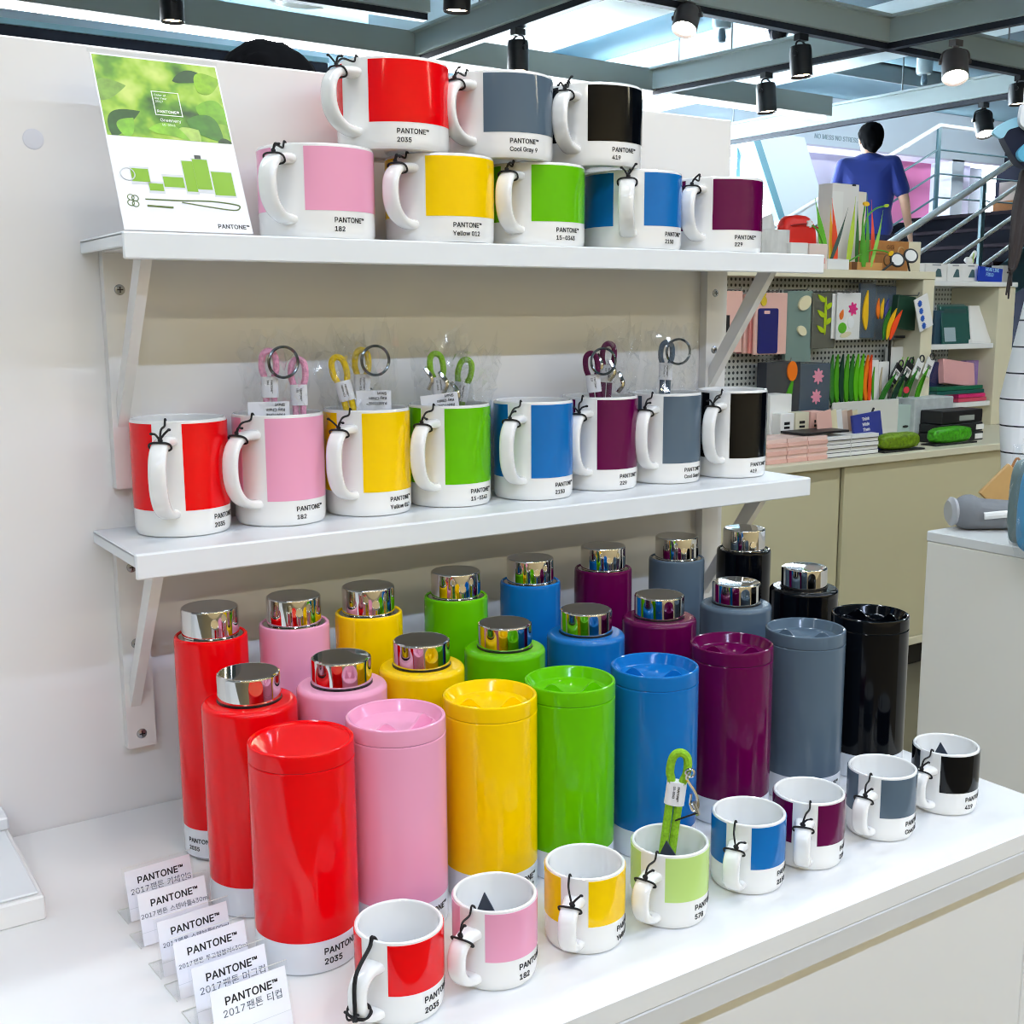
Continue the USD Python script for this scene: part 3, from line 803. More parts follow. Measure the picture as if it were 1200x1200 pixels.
HANGUL = {'\ud32c': '18,14 23,14 23,0 58,0 58,-4 18,-4|39,11 39,52 44,52 44,35 50,35 51,53 56,53 56,9 51,9 51,29 49,31 44,31 44,11|7,19 7,23 12,23 13,25 13,42 8,43 8,47 35,47 35,43 30,42 30,25 36,25 36,21 25,19/18,25 25,24 25,43 18,43', '\ud1a4': '7,20 31,21 31,26 14,26 14,51 53,51 53,47 19,47 19,40 52,40 52,36 20,36 19,31 53,30 53,26 36,26 36,20 59,20 59,16 7,16|14,12 19,12 19,0 54,0 54,-4 14,-4', '\ud0a4': '49,53 55,53 55,-6 49,-6|9,6 9,9 16,12 24,19 28,27 25,28 24,27 9,26 9,31 30,32 32,36 32,43 11,43 11,47 38,47 38,39 36,30 30,18 18,7 12,4', '\uccb4': '51,-6 51,53 56,53 56,-6|31,26 31,30 40,30 40,52 44,52 45,51 45,-2 44,-3 40,-3 40,25 38,26|7,11 16,20 19,31 19,38 8,38 8,42 19,42 19,51 24,51 24,42 35,42 35,38 24,38 24,32 27,21 36,12 36,10 32,8 25,15 22,22 18,14 13,8 9,7', '\uc778': '17,14 23,14 23,0 56,0 56,-4 17,-4|49,53 55,53 55,10 49,10|8,34 9,40 12,45 20,49 31,48 36,44 39,37 39,32 36,25 28,20 20,20 13,23 9,29/14,31 16,27 19,25 28,25 33,30 32,41 28,44 19,44 14,39', '\uc2a4': '7,6 60,6 60,2 7,2|11,19 10,24 18,26 27,34 30,41 30,49 36,49 37,38 44,29 53,24 57,24 55,19 47,21 41,25 33,35 31,31 21,22 14,19', '\ud150': '18,13 24,14 24,0 58,0 58,-4 18,-4|51,9 51,53 56,53 56,9|32,32 32,36 38,36 40,37 40,52 45,52 45,11 44,10 40,10 40,32|10,48 32,48 32,44 15,44 15,36 29,36 29,32 15,32 15,24 34,24 35,20 10,19', '\ubc14': '46,53 52,53 52,30 61,30 61,25 52,24 52,-6 46,-5|9,47 15,48 15,32 30,32 31,48 36,48 36,9 9,9/15,14 31,13 31,28 15,28', '\ud2c0': '7,26 59,26 59,22 7,22|14,8 48,9 47,13 14,13 14,17 53,17 53,4 20,4 19,0 54,-1 55,-5 14,-5|14,52 53,52 53,48 19,47 20,43 52,43 51,39 19,39 19,34 53,34 53,30 14,30', '\ubcf4': '7,2 7,6 31,7 31,19 13,19 13,49 19,49 20,38 48,38 48,49 53,49 53,19 36,19 36,7 60,6 60,2/19,24 48,23 48,34 19,34', '\ud22c': '7,17 60,17 60,13 36,13 36,-6 31,-6 31,13 7,13|14,50 53,50 53,46 19,46 19,41 20,39 52,39 52,35 20,35 19,29 54,28 54,24 14,24', '\uace0': '7,3 7,7 28,7 28,28 33,28 33,7 59,7 59,3|13,43 13,47 53,47 53,23 51,14 46,15 48,29 48,43', '\ud140': '17,15 55,15 55,-5 17,-5/24,11 23,-1 48,-1 50,0 50,11|38,34 38,38 49,38 49,52 55,53 55,18 49,19 49,34|10,49 36,49 36,45 15,45 15,38 34,38 34,34 16,34 15,32 15,27 17,25 22,25 23,26 39,27 39,22 10,21', '\ube14': '7,27 59,27 59,23 7,23|14,9 48,10 47,14 14,14 14,18 53,18 53,5 20,5 19,0 55,-1 55,-5 14,-5|14,52 19,52 20,46 46,46 47,52 53,52 53,33 14,33/19,38 46,37 47,41 20,42', '\ub7ec': '38,26 38,30 49,30 49,53 55,53 55,-6 49,-5 49,26|9,31 30,32 30,43 9,43 9,47 35,47 35,27 15,27 15,14 28,13 40,15 40,10 10,8 9,9', '\uba38': '9,47 36,47 36,31 48,31 50,33 50,53 55,53 55,-6 50,-6 50,27 36,27 36,9 9,9/29,13 31,15 31,43 15,43 15,13', '\uadf8': '7,7 59,7 59,3 7,3|13,43 13,47 53,47 51,13 50,12 45,13 47,25 47,43', '\ucef5': '18,18 23,18 24,11 49,11 50,18 55,18 55,-5 18,-5/23,0 48,-1 50,1 50,5 48,7 24,7|37,34 37,38 49,38 49,53 55,53 55,21 49,21 49,34|11,19 9,24 15,25 22,29 26,34 9,34 9,39 29,39 31,42 31,46 11,46 11,50 37,50 36,40 32,32 26,26 15,20', '\ud2f0': '49,53 55,53 55,-6 49,-5|11,47 39,47 39,43 16,43 16,31 37,31 37,27 16,27 16,14 30,13 43,15 43,10 11,9'}


def hangul(s, h):
    """Korean lettering from stored glyph outlines, capitals about h tall; Latin characters use the normal lettering."""
    out, x, k = [], 0.0, h / 47.0
    run = ''
    for ch in s + '\0':
        if ch in HANGUL or ch in '\0 ':
            if run:
                m = txt(run, h * .95, depth=.0002); out.append(xf(m, (x, 0, 0))); x += m.bounds[1][0] + h * .14; run = ''
            if ch == ' ':
                x += h * .45
            elif ch != '\0':
                for g in HANGUL[ch].split('|'):
                    rings = [[tuple(map(float, p.split(','))) for p in r.split()] for r in g.split('/')]
                    out.append(xf(as_tri(trimesh.creation.extrude_polygon(Polygon(rings[0], rings[1:]).buffer(.01), 1.0, engine='earcut')).apply_scale((k, k, .0002)), (x, 0, 0)))
                x += 59 * k
        else:
            run += ch
    return trimesh.util.concatenate(out)


# ================================================================ leaflet leaning at the left end of the upper shelf
LW, LL, LT = .104, .159, math.radians(26.2)
LX, LY, LZ = .0405, -.126, Z1 + .0012
lf = thing('leaflet', 'leaning card leaflet with a green leaf picture at the left end of the upper shelf', 'leaflet')


def sheet(m, w=0.0):
    return front(xf(m, (0, 0, w)), LX, LY, LZ, LT)


def uv(x, y):
    return ((x - (65 + 165 * (y - 35) / 1100)) / 785 * LW, (1135 - y) / 1100 * LL)


part(lf, 'sheet', sheet(bx(0, LW, 0, LL, 0, .0006)), CARD)
LEAFBASE = usdkit.material(stage, '/World/Looks/leaf_print', {'tc': ('texture_coordinate', {}), 'n': ('noise_texture', {'scale': 34.0, 'detail': 3.0}), 'r': ('rgb_ramp', {'ramp': [(.3, lin((28, 70, 18))), (.45, lin((92, 150, 20))), (.55, lin((150, 190, 50))), (.7, lin((196, 214, 110)))]}), 'p': ('principled_bsdf', {'roughness': .35})},
                           [('tc.object', 'n.vector'), ('n.fac', 'r.fac'), ('r.color', 'p.base_color')], surface='p.BSDF')
V0 = uv(145, 557)[1]
part(lf, 'picture', sheet(bx(.0012, LW - .0012, V0, LL - .0015, 0, .0001), .0006), LEAFBASE, label='printed picture of green leaves')


def leafpoly(cx, cy, L, W, ang, bend=.15, n=16):
    s = np.linspace(0, 1, n)
    w = W * np.sin(PI * s ** .8) ** .9 / 2
    mid = bend * L * np.sin(PI * s)
    p = np.vstack([np.column_stack([s * L, mid + w]), np.column_stack([s * L, mid - w])[::-1]])
    c, q = math.cos(ang), math.sin(ang)
    return Polygon(p @ np.array([[c, q], [-q, c]]) + np.array([cx, cy])).buffer(0)


from shapely import box as sbox
frame_box = sbox(.0012, V0, LW - .0012, LL - .0015)
for i, (x, y, L, W, a, c) in enumerate([(90, 330, .03, .018, .5, (120, 160, 60)), (180, 560, .036, .017, .75, (34, 84, 22)), (260, 560, .02, .014, 1.1, (120, 180, 40)), (560, 170, .036, .012, .05, (30, 74, 30)), (700, 330, .03, .022, -.5, (110, 170, 20)), (640, 420, .034, .022, -.6, (60, 120, 26)), (640, 580, .018, .02, .9, (160, 190, 90)), (400, 500, .034, .012, -.25, (128, 186, 40)), (720, 230, .026, .02, .6, (130, 180, 10)), (820, 590, .018, .012, .1, (24, 60, 24))]):
    u_, v_ = uv(x, y)
    g = leafpoly(u_, v_, L, W, a).intersection(frame_box)
    for gg in getattr(g, 'geoms', [g]):
        if gg.area > 1e-6:
            part(lf, 'printed_leaf', sheet(prism(gg, .00008), .0007 + i * .00002), mat(f'leaf_tone_{i}', c, rough=.35, mottle=.3, scale=120))
WINK = mat('white_ink', (246, 250, 240), rough=.5)
u_, v_ = uv(520, 328); q = .0113
part(lf, 'emblem', sheet(prism(Polygon([(u_ - q, v_ - q), (u_ + q, v_ - q), (u_ + q, v_ + q), (u_ - q, v_ + q)], [[(u_ - q + .0007, v_ - q + .0007), (u_ - q + .0007, v_ + q - .0007), (u_ + q - .0007, v_ + q - .0007), (u_ + q - .0007, v_ - q + .0007)]]), .0001), .001), WINK)
ls = []
for s, dx, dy, h, b in (('Color of', -.0095, .0068, .0019, 0), ('the Year', -.0095, .0038, .0019, 0), ('2017', -.0095, .0008, .0019, 0), ('PANTONE\u00ae', -.0095, -.0088, .0024, 1), ('Greenery', -.0085, -.0170, .0029, 0), ('15-0343', -.0078, -.0208, .0018, 0)):
    ls.append(sheet(xf(txt(s, h, bool(b), .0001), (u_ + dx, v_ + dy, 0)), .001))
part(lf, 'lettering', ls, WINK, smooth=False)
part(lf, 'lettering', sheet(xf(txt(WORD, .0036, True, .0001), (uv(793, 1105)[0], uv(793, 1108)[1], 0)), .0007), INK, smooth=False, label='black word mark at the lower right')
PG = mat('print_green', (126, 176, 10), rough=.4)
PW = mat('print_white', (206, 210, 214), rough=.4)
PS = mat('print_shadow_grey', (60, 66, 62), rough=.4)  # dark grey print on the leaflet


def prect(x0, y0, x1, y1, m, w=.0007, name='printed_product'):
    ym = (y0 + y1) / 2
    part(lf, name, sheet(bx(uv(x0, ym)[0], uv(x1, ym)[0], uv(x0, y1)[1], uv(x0, y0)[1], 0, .00008), w), m)


for x0, y0, x1, y1, g0, g1 in ((278, 745, 386, 855, 757, 838), (382, 832, 470, 905, 845, 890), (470, 782, 596, 872, 798, 862), (598, 686, 668, 900, 690, 884), (664, 668, 760, 890, 674, 866), (776, 742, 908, 910, 748, 898)):
    prect(x0, y0, x1 + 8, y1, PW, .0006)
    prect(x0 + 5, g0, x1 + 3, g1, PG, .0007)
prect(672, 648, 712, 672, PS)
u0, v0 = uv(262, 795)
part(lf, 'printed_product', sheet(xf(ring((0, 0, 0), .0055, .0005, 'z', 24, 6), (u0, v0, 0)), .0008), PW)
cordp = smoothpath([uv(360, 945) + (0,), uv(560, 945) + (0,), uv(760, 940) + (0,), uv(920, 955) + (0,), uv(940, 975) + (0,), uv(900, 990) + (0,), uv(740, 975) + (0,), uv(580, 955) + (0,)], 40)
part(lf, 'printed_cord', [sheet(tube(cordp, .0006, 5), .0007), sheet(tube([uv(370, 985) + (0,), uv(525, 990) + (0,)], .0009, 6), .0007)] + [sheet(ring((*uv(x, y), 0), .0025, .0004, 'z', 20, 5), .0007) for x, y in ((275, 938), (300, 942), (275, 972), (302, 977))], mat('print_olive', (104, 124, 70), rough=.5))
part(lf, 'clear_sleeve', [sheet(bx(-.0015, LW + .0015, LL + .0015, LL + .0035, -.0012, .0008))], ACRYLIC, smooth=False)

# ================================================================ little price cards on the counter
LINES = ['2017\ud32c\ud1a4 \ud0a4\uccb4\uc778S', '2017\ud32c\ud1a4 \uc2a4\ud150\ubc14\ud2c0430ml', '2017\ud32c\ud1a4 \uc2a4\ud150\ubcf4\ud2c0500ml', '2017\ud32c\ud1a4 \ud22c\uace0\ud140\ube14\ub7ec430ml', '2017\ud32c\ud1a4 \uba38\uadf8\ucef5', '2017\ud32c\ud1a4 \ud2f0\ucef5']
HSIZE = [.0044, .0034, .0032, .0030, .0046, .0046]
POS = [(-0.01,-0.213,0.86), (-0.012,-0.254,0.86), (-0.012,-0.302,0.86), (-0.011,-0.335,0.86), (-0.011,-0.373,0.86), (-0.01,-0.406,0.86)]
ORD = ['farthest', 'second', 'third', 'fourth', 'fifth', 'nearest']
KOR = ['key chain', 'steel bottle', 'larger steel bottle', 'to-go tumbler', 'mug', 'tea cup']
EDGE = mat('acrylic_edge', (224, 224, 218), rough=.3)
CW, CH, CT = .0535, .0415, math.radians(15)
GREY = mat('grey_ink', (92, 98, 110), rough=.6)
for i, (x, y, z) in enumerate(POS):
    t = thing('price_card', f'{ORD[i]} of the six price cards in clear stands beside the red tumblers', 'sign', (x, y, CZ), math.radians(3.5), 'price cards on the counter')
    c = lambda m, w=0.0: front(xf(m, (0, 0, w)), 0, 0, .0006, CT)
    quad = lambda x0, x1, y0, y1: trimesh.Trimesh([(x0, y0, 0), (x1, y0, 0), (x1, y1, 0), (x0, y1, 0)], [(0, 1, 2), (0, 2, 3)], process=False)
    part(t, 'clear_stand', [c(quad(-.001, CW + .001, CH - .005, CH)), c(quad(-.001, .001, 0, CH - .005)), c(quad(CW - .001, CW + .001, 0, CH - .005)), xf(quad(-.001, CW + .001, 0, .024), (0, .0012, .0006), rx=math.radians(1))], ACRYLIC, smooth=False)
    for q_ in (c(bx(-.001, CW + .001, CH, CH + .0003, -.0003, .0003)), bx(-.001, CW + .001, .0245, .025, .0002, .0012), bx(-.0014, -.001, 0, .025, .0002, .0010)):
        part(t, 'stand_edge', q_, EDGE, smooth=False)
    part(t, 'card', c(bx(.001, CW - .001, .0008, CH - .003, 0, .0005)), CARD, smooth=False)
    wm = txt(WORD, .0365 / WLEN, True, .0002)
    part(t, 'lettering', c(xf(wm, (.0095, .0275, 0)), .0005), INK, smooth=False)
    hm = hangul(LINES[i], HSIZE[i]); 
    part(t, 'lettering', c(xf(hm, (max(.0015, .0275 - hm.bounds[1][0] / 2), .0202, 0)), .0005), GREY, smooth=False, label=f'grey Korean line for the {KOR[i]}')
    part(t, 'crease', c(bx(.001, CW - .001, .0100, .0103, 0, .0001), .0005), PW, smooth=False)


# ================================================================ key chains in clear bags standing in the mugs
TAGINK = mat('tag_ink', (40, 40, 44), rough=.6)


def crumpled(w, h, seed, amp=.011, nx=13, nz=12):
    g = np.random.default_rng(seed)
    out = []
    for s in (-1, 1):
        u, v_ = np.meshgrid(np.linspace(-w / 2, w / 2, nx), np.linspace(0, h, nz))
        y = s * (.006 + .004 * np.cos(u / w * PI)) + g.normal(0, amp * .5, u.shape)
        z = v_ + g.normal(0, .0026, u.shape); z[-1] += g.normal(.003, .007, nx)
        x = u + g.normal(0, .0016, u.shape)
        V = np.stack([x, y, z], -1).reshape(-1, 3); F = []
        for j in range(nz - 1):
            for i in range(nx - 1):
                a = j * nx + i
                F += [(a, a + 1, a + nx + 1), (a, a + nx + 1, a + nx)] if (i + j) % 2 else [(a, a + 1, a + nx), (a + 1, a + nx + 1, a + nx)]
        out.append(trimesh.Trimesh(V, F, process=False))
    return out


BAG = clear('crinkly_film', (0.985, 0.99, 0.99), 1.6, 0.06, film=0.016)


def fob(label, colour, loc, rz, lean=0.0, H=.055, seed=0, bag=True, ring_=1, tag=True, base=-.055, ropeR=.0030, clip=False, second=False, shine=False):
    """Looped rope key chain: rope, white sleeve with lettering, split ring, paper tag, clear bag. loc is at the mug's rim."""
    t = thing('key_chain', label, 'key chain', loc, rz, 'key chains standing in mugs')
    g = random.Random(seed)
    L = trimesh.transformations.rotation_matrix(lean, (0, 1, 0))

    def tr(m):
        m = as_tri(m).copy(); m.apply_transform(L); return m
    ropes = [(0.0, 0.0, 1.0)] + ([(.026, .004, .86)] if second else [])
    for ox, oy, hs in ropes:
        hh = H * hs
        p = smoothpath([(ox - .0034, oy, base), (ox - .0036, oy, hh - .034), (ox - .0064, oy, hh - .016), (ox - .0052, oy, hh - .004), (ox, oy, hh), (ox + .0054, oy, hh - .004), (ox + .0064, oy, hh - .016), (ox + .0036, oy, hh - .034), (ox + .0034, oy, base)], 64)
        part(t, 'rope', tr(tube(p, ropeR, 9)), ROPE[colour])
        sv = lathe([(0, 0), (1, 0), (1, 1), (0, 1)], 28); sv.apply_scale((.0077, .0043, .019)); sv.apply_translation((ox, oy, hh - .042))
        s_ = part(t, 'sleeve', tr(sv), CARD, label='white sleeve')
        part(s_, 'lettering', [tr(xf(front(xf(txt(w, .0016, True, .0002), rz=-PI / 2), 0, 0, 0), (ox + dx, oy - .0043, hh - .026))) for w, dx in ((WORD, .001), (CODE[colour], -.0022))], INK, smooth=False)
    for k in range(ring_):
        c = (.013 + .016 * k, -.0052 - .004 * k, H - .010 - .012 * k)
        part(t, 'split_ring', [tr(xf(ring((0, 0, 0), .0138, .0014, 'y', 40, 6), (c[0], c[1] + d, c[2]), rz=.35)) for d in (-.0011, .0011)], mat('ring_gunmetal', (120, 126, 128), rough=.18, metal=1.0))
    if clip:
        c = np.array([.0085, -.005, H - .022])
        part(t, 'clip', [tr(tube(smoothpath([c + np.array(q_) for q_ in ((0, 0, .010), (-.002, 0, .005), (.001, 0, 0), (.0045, 0, -.004), (.008, 0, -.010), (.0095, 0, -.017), (.0065, 0, -.021), (.0035, 0, -.016), (.003, 0, -.008))], 40), .0011, 6)), tr(ring(tuple(c + np.array([0, 0, .009])), .0032, .0009, 'y', 20, 6)), tr(cyl(c + np.array([.006, -.001, -.014]), c + np.array([.0105, .002, -.024]), .002, 8))], CHROME)
        part(t, 'tag_string', tr(tube(smoothpath([c + np.array([.010, 0, -.022]), c + np.array([.002, .001, -.027]), c + np.array([-.006, .002, -.032])], 14), .0008, 5)), CORD)
    if tag:
        x0, x1, zt = (-.020, .017, .011) if colour != 'yellow' else (-.006, .027, .017)
        p_ = part(t, 'paper_tag', tr(xf(bx(x0, x1, -.0004, .0004, zt - .05, zt), (0, -.0125, 0), rz=.06)), CARD, label='white paper tag, its lettering upside down')
        tx = [xf(txt(w, .0026, True, .0002), rz=PI) for w in ('Short', 'Key Chain', WORD)]
        part(p_, 'lettering', [tr(front(tx[k], x1 - .004, -.0132, zt - .0015 - .0046 * k)) for k in range(3)], TAGINK, smooth=False)
    if shine:
        part(t, 'foil_tag', [tr(tube(smoothpath([(x, -.004, z), (x + .006, -.007, z - .012), (x + .001, -.006, z - .022)], 12), .0022, 6)) for x, z in ((-.012, H - .012), (.002, H - .018), (.012, H - .03))], CHROME)
    if bag:
        part(t, 'clear_bag', [tr(xf(m, (.004, 0, -.02))) for m in crumpled(.058, H + .034, seed)], BAG, label='crinkled clear bag', smooth=False)
    return t


zr = Z2 + .1005
caz = lambda x, y: vessel_az((x, y), 0) + PI / 2
fob('pair of pink rope key chains in a clear bag standing in the pink mug', 'pink', (.184, -.050, zr), caz(.19, -.05), 0, .056, 3, second=True, ring_=1)
fob('pair of yellow rope key chains in a clear bag standing in the yellow mug', 'yellow', (.279, -.046, zr), caz(.28, -.05), .0, .055, 5, second=False, ring_=1)
fob('single yellow rope key chain leaning left in the yellow mug', 'yellow', (.2635, -.050, zr), caz(.28, -.05), -.24, .050, 6, tag=False, ring_=0)
fob('green rope key chain with foil tag in a clear bag in the green mug', 'green', (.364, -.050, zr), caz(.37, -.05), -.12, .050, 7, ring_=0, shine=True)
fob('second green rope key chain leaning right in the green mug', 'green', (.385, -.048, zr), caz(.37, -.05), .2, .044, 8, ring_=0, tag=False)
fob('purple rope key chain with its top loop highest in the purple mug', 'purple', (.572, -.048, zr), caz(.57, -.05), .06, .056, 9, ring_=0, tag=False, shine=True)
fob('second purple rope key chain leaning left in the purple mug', 'purple', (.556, -.050, zr), caz(.57, -.05), -.12, .046, 11, ring_=1, tag=False, bag=False)
fob('grey rope key chain in a clear bag standing in the grey mug', 'grey', (.655, -.050, zr), caz(.66, -.05), .03, .056, 12, ring_=1, tag=False)
fob('bright green rope key chain with metal clip rising from the pale green cup', 'green', (.350, -.418, CZ + .0592), caz(.345, -.42), .11, .066, 13, bag=False, ring_=0, tag=False, base=-.050, clip=True, ropeR=.0033)
# ================================================================ stationery cabinet beyond the display
CREAM = mat('cream_laminate', (222, 214, 186), rough=.45)
CREAMD = mat('cream_door', (206, 197, 160), rough=.5)
def pegboard(name, rgb, hole):
    return usdkit.material(stage, '/World/Looks/' + name, {'tc': ('texture_coordinate', {}), 'm': ('mapping', {'rotation': (PI / 2, 0, 0), 'scale': (1, 1, 1)}), 'v': ('voronoi_texture', {'dimensions': '2D', 'scale': 48.0, 'randomness': 0.0}), 'r': ('rgb_ramp', {'ramp': [(.24, lin(hole)), (.30, lin(rgb))]}), 'p': ('principled_bsdf', {'roughness': .5})},
                           [('tc.object', 'm.vector'), ('m.vector', 'v.vector'), ('v.distance', 'r.fac'), ('r.color', 'p.base_color')], surface='p.BSDF')


PEG = pegboard('pegboard_grey', (198, 202, 198), (52, 58, 60))
PEGW = pegboard('pegboard_white', (226, 236, 242), (120, 134, 146))
LZ0 = .823                 # ledge height
FY, UY, PY_ = 1.636, 1.92, 2.05
cab = thing('stationery_cabinet', 'cream stationery cabinet with sliding doors, ledge and pegboard bay behind the display', 'cabinet')
part(cab, 'ledge', cbox(.9, 4.45, FY - .012, 2.5, LZ0 - .028, LZ0, .003), CREAM)
part(cab, 'base', bx(.92, 4.4, FY + .05, 2.48, 0, .1), mat('kick_dark', (30, 28, 24), rough=.6))
part(cab, 'bottom_rail', cbox(.91, 4.42, FY, 2.48, .095, .125, .002), CREAM)
for x0, x1, y in ((.92, 2.925, .016), (2.935, 4.42, .006)):
    part(cab, 'door', cbox(x0, x1, FY + y, FY + y + .018, .127, LZ0 - .03, .002), CREAMD)
part(cab, 'carcass', bx(.93, 4.41, FY + .04, 2.47, .126, LZ0 - .032), CREAMD)
SX = 3.70
part(cab, 'upper_side', cbox(SX - .035, SX + .035, UY, PY_ + .02, LZ0, 1.443, .002), CREAM)
part(cab, 'upper_top', cbox(.95, SX + .035, UY - .003, PY_ + .02, 1.4435, 1.473, .002), CREAM)
part(cab, 'pegboard', bx(.95, SX - .036, PY_, PY_ + .012, LZ0 + .001, 1.443), PEG, smooth=False)
# second bay, set back
x0, x1, za, zb = 3.981,4.4,1.433,1.437
c2 = thing('stationery_cabinet', 'paler set-back bay with white pegboard and shelves right of the cream cabinet', 'cabinet', group=None)
TOPZ = zb
part(c2, 'upper_top', cbox(SX + .04, 4.52, 2.08, 2.34, TOPZ - .012, TOPZ + .008, .002), WHITE)
part(c2, 'pegboard', bx(SX + .04, 4.42, 2.33, 2.342, LZ0, TOPZ - .013), PEGW, smooth=False)
part(c2, 'upper_side', cbox(4.40, 4.52, 2.09, 2.34, LZ0 + .001, TOPZ - .0125, .002), CREAM)
x0, x1, za, zb = 3.986,4.405,1.157,1.183
SH1 = zb
part(c2, 'shelf', cbox(SX + .04, 4.399, 2.10, 2.33, SH1 - .022, SH1, .002), WHITE)
x0, x1, za, zb = 4.007,4.42,0.89,0.931
SH0 = zb
part(c2, 'shelf', cbox(SX + .04, 4.399, 2.10, 2.33, SH0 - .022, SH0, .002), WHITE)


def M(n, rgb, **k):
    return mat(n, rgb, **{'rough': .45, **k})


def item(name, label, cat, x0, x1, z0, z1, y, d, m, group=None, lean=0.0, roll=0.0, extra=(), film=False, hook=False, c=.002):
    """Box-like article whose front face is at y, standing at z0; extra: (part name, mesh in front coords u, v, material)."""
    cx = (x0 + x1) / 2; w, h = x1 - x0, z1 - z0
    t = thing(name, label, cat, (cx, y, z0), 0, group)
    def tr(q):
        return xf(as_tri(q), (0, 0, 0), ry=roll, rx=-lean)
    part(t, 'body', tr(cbox(-w / 2, w / 2, 0, d, 0, h, c)), m)
    for n, mesh, mm in extra:
        part(t, n, tr(xf(front(mesh, -w / 2, -.0005, 0))), mm, smooth=False)
    if film:
        part(t, 'clear_wrapper', tr(pane(-w / 2 - .004, w / 2 + .004, -.003, h + .012, -.004)), BAG, smooth=False)
    if hook:
        part(t, 'hook', [tr(cyl((0, -.03, h + .004), (0, PY_ - y, h + .004), .0025, 6)), tr(cyl((0, -.03, h + .004), (0, -.034, h + .016), .0025, 6))], STEEL)
    return t


def pane(x0, x1, z0, z1, y):
    return trimesh.Trimesh([(x0, y, z0), (x1, y, z0), (x1, y, z1), (x0, y, z1)], [(0, 1, 2), (0, 2, 3)], process=False)


def poly(pts, d=.002):
    return prism(pts, d)


def ell(cx, cy, a, b, ang=0, d=.002, n=20):
    t = np.linspace(0, 2 * PI, n, endpoint=False)
    p = np.column_stack([a * np.cos(t), b * np.sin(t)]) @ np.array([[math.cos(ang), math.sin(ang)], [-math.sin(ang), math.cos(ang)]])
    return prism(p + np.array([cx, cy]), d)


def flower(cx, cy, r, n=8, d=.002):
    t = np.linspace(0, 2 * PI, 64, endpoint=False)
    rr = r * (.80 + .20 * np.cos(n * t))
    return prism(np.column_stack([cx + rr * np.cos(t), cy + rr * np.sin(t)]), d)


def leafm(cx, cy, L, W, a, d=.002):
    g = leafpoly(cx, cy, L, W, a, 0.05)
    return prism(g if g.geom_type == 'Polygon' else max(g.geoms, key=lambda q: q.area), d)


PINKP = M('pale_pink', (236, 186, 172)); PINKD = M('pink_paper', (222, 140, 132)); NAVYB = M('navy_glitter', (28, 32, 104), mottle=.5, scale=300, rough=.3)
GOLD = M('gold_yellow', (206, 176, 40)); DARKP = M('dark_pack', (44, 48, 58), rough=.25); DUSK = M('blue_grey_pack', (72, 88, 104), rough=.25); SAGE = M('sage_card', (120, 144, 136), rough=.35)
SHELLC = M('shell_cream', (226, 214, 176)); ORANGE = M('orange', (246, 120, 10)); ORED = M('orange_red', (244, 74, 22)); MAG = M('magenta', (232, 20, 130)); LEAFG = M('leaf_green', (74, 158, 18)); DGREEN = M('dark_green', (14, 58, 40)); MGREEN = M('mid_green', (40, 116, 30)); YEL = M('pencil_yellow', (240, 186, 20))
PETAL = M('petal_pink', (238, 146, 170)); PAPER = M('paper_white', (232, 230, 226)); DOTB = M('dot_blue', (44, 96, 190)); PLANT = M('grass_green', (92, 184, 12)); LIMEY = M('lime_yellow', (176, 200, 10)); KRAFT = M('kraft_brown', (176, 118, 62), mottle=.1, scale=60); BLKP = M('black_card', (22, 22, 26)); BLUES = M('royal_blue', (24, 58, 176)); BOOKN = M('navy_book', (44, 56, 140)); REDP = M('red_pouch', (222, 30, 16), bump=.4, scale=40)
HY = 1.97

# --- hanging row, upper
a = (2.667,2.752,1.181,1.394); item('phone_case_pack', 'pale pink phone case pack half hidden by the right bracket of the upper shelf', 'phone case', *a, HY, .05, PINKP, film=True, hook=True, extra=[('phone_case', xf(sbox_m := bx(0, .02, .06, .13, 0, .004)), BLKP)])
a = (2.794,2.953,1.171,1.388); w = a[1] - a[0]; h = a[3] - a[2]
t = item('phone_case_pack', 'pale pink pack with a navy glitter phone case and gold pineapple', 'phone case', *a, 1.95, .012, PINKP, film=True, hook=True, extra=[('phone_case', trimesh.util.concatenate([prism(Polygon([(.02, .012), (.10, .012), (.10, .155), (.02, .155)]).buffer(.008), .006)]), NAVYB), ('camera_hole', prism(Polygon([(.04, .146), (.062, .146), (.062, .152), (.04, .152)]).buffer(.003), .0066), PINKP),
      ('pineapple', trimesh.util.concatenate([ell(.036, .188, .014, .017, 0, .005)] + [leafm(.036, .200, .02, .008, q, .004) for q in (.9, 1.57, 2.2)]), GOLD)])
for k in range(3):
    item('phone_case_pack', f'pink phone case pack hanging {("just", "second", "third")[k]} behind the glitter case', 'phone case', a[0] - .006 - .010 * k, a[1] - .02, a[2] + .004, a[3] - .004, 1.968 + .018 * k, .012, (PINKD, PINKP, M('mauve', (176, 96, 106)))[k])
a = (2.972,3.105,1.138,1.396); item('charm_pack', 'tall clear pack with two cream shell shapes on grey green card', 'charm', *a, HY, .02, SAGE, film=True, hook=True, extra=[('shell', ell(.085, .215, .034, .024, .5, .008), SHELLC), ('shell', ell(.075, .115, .024, .016, -.5, .008), SHELLC)])
a = (3.096,3.231,1.186,1.39); item('leaf_charm_pack', 'clear pack with a yellow leaf sprig on brown grey card', 'charm', *a, HY, .04, M('brown_grey', (96, 96, 84), rough=.3), film=True, hook=True, extra=[('leaf_sprig', trimesh.util.concatenate([leafm(.075, .06 + .028 * q, .05, .018, (.5 if q % 2 else 2.6), .004) for q in range(5)] + [ell(.075, .12, .006, .07, 0, .004)]), LIMEY)])
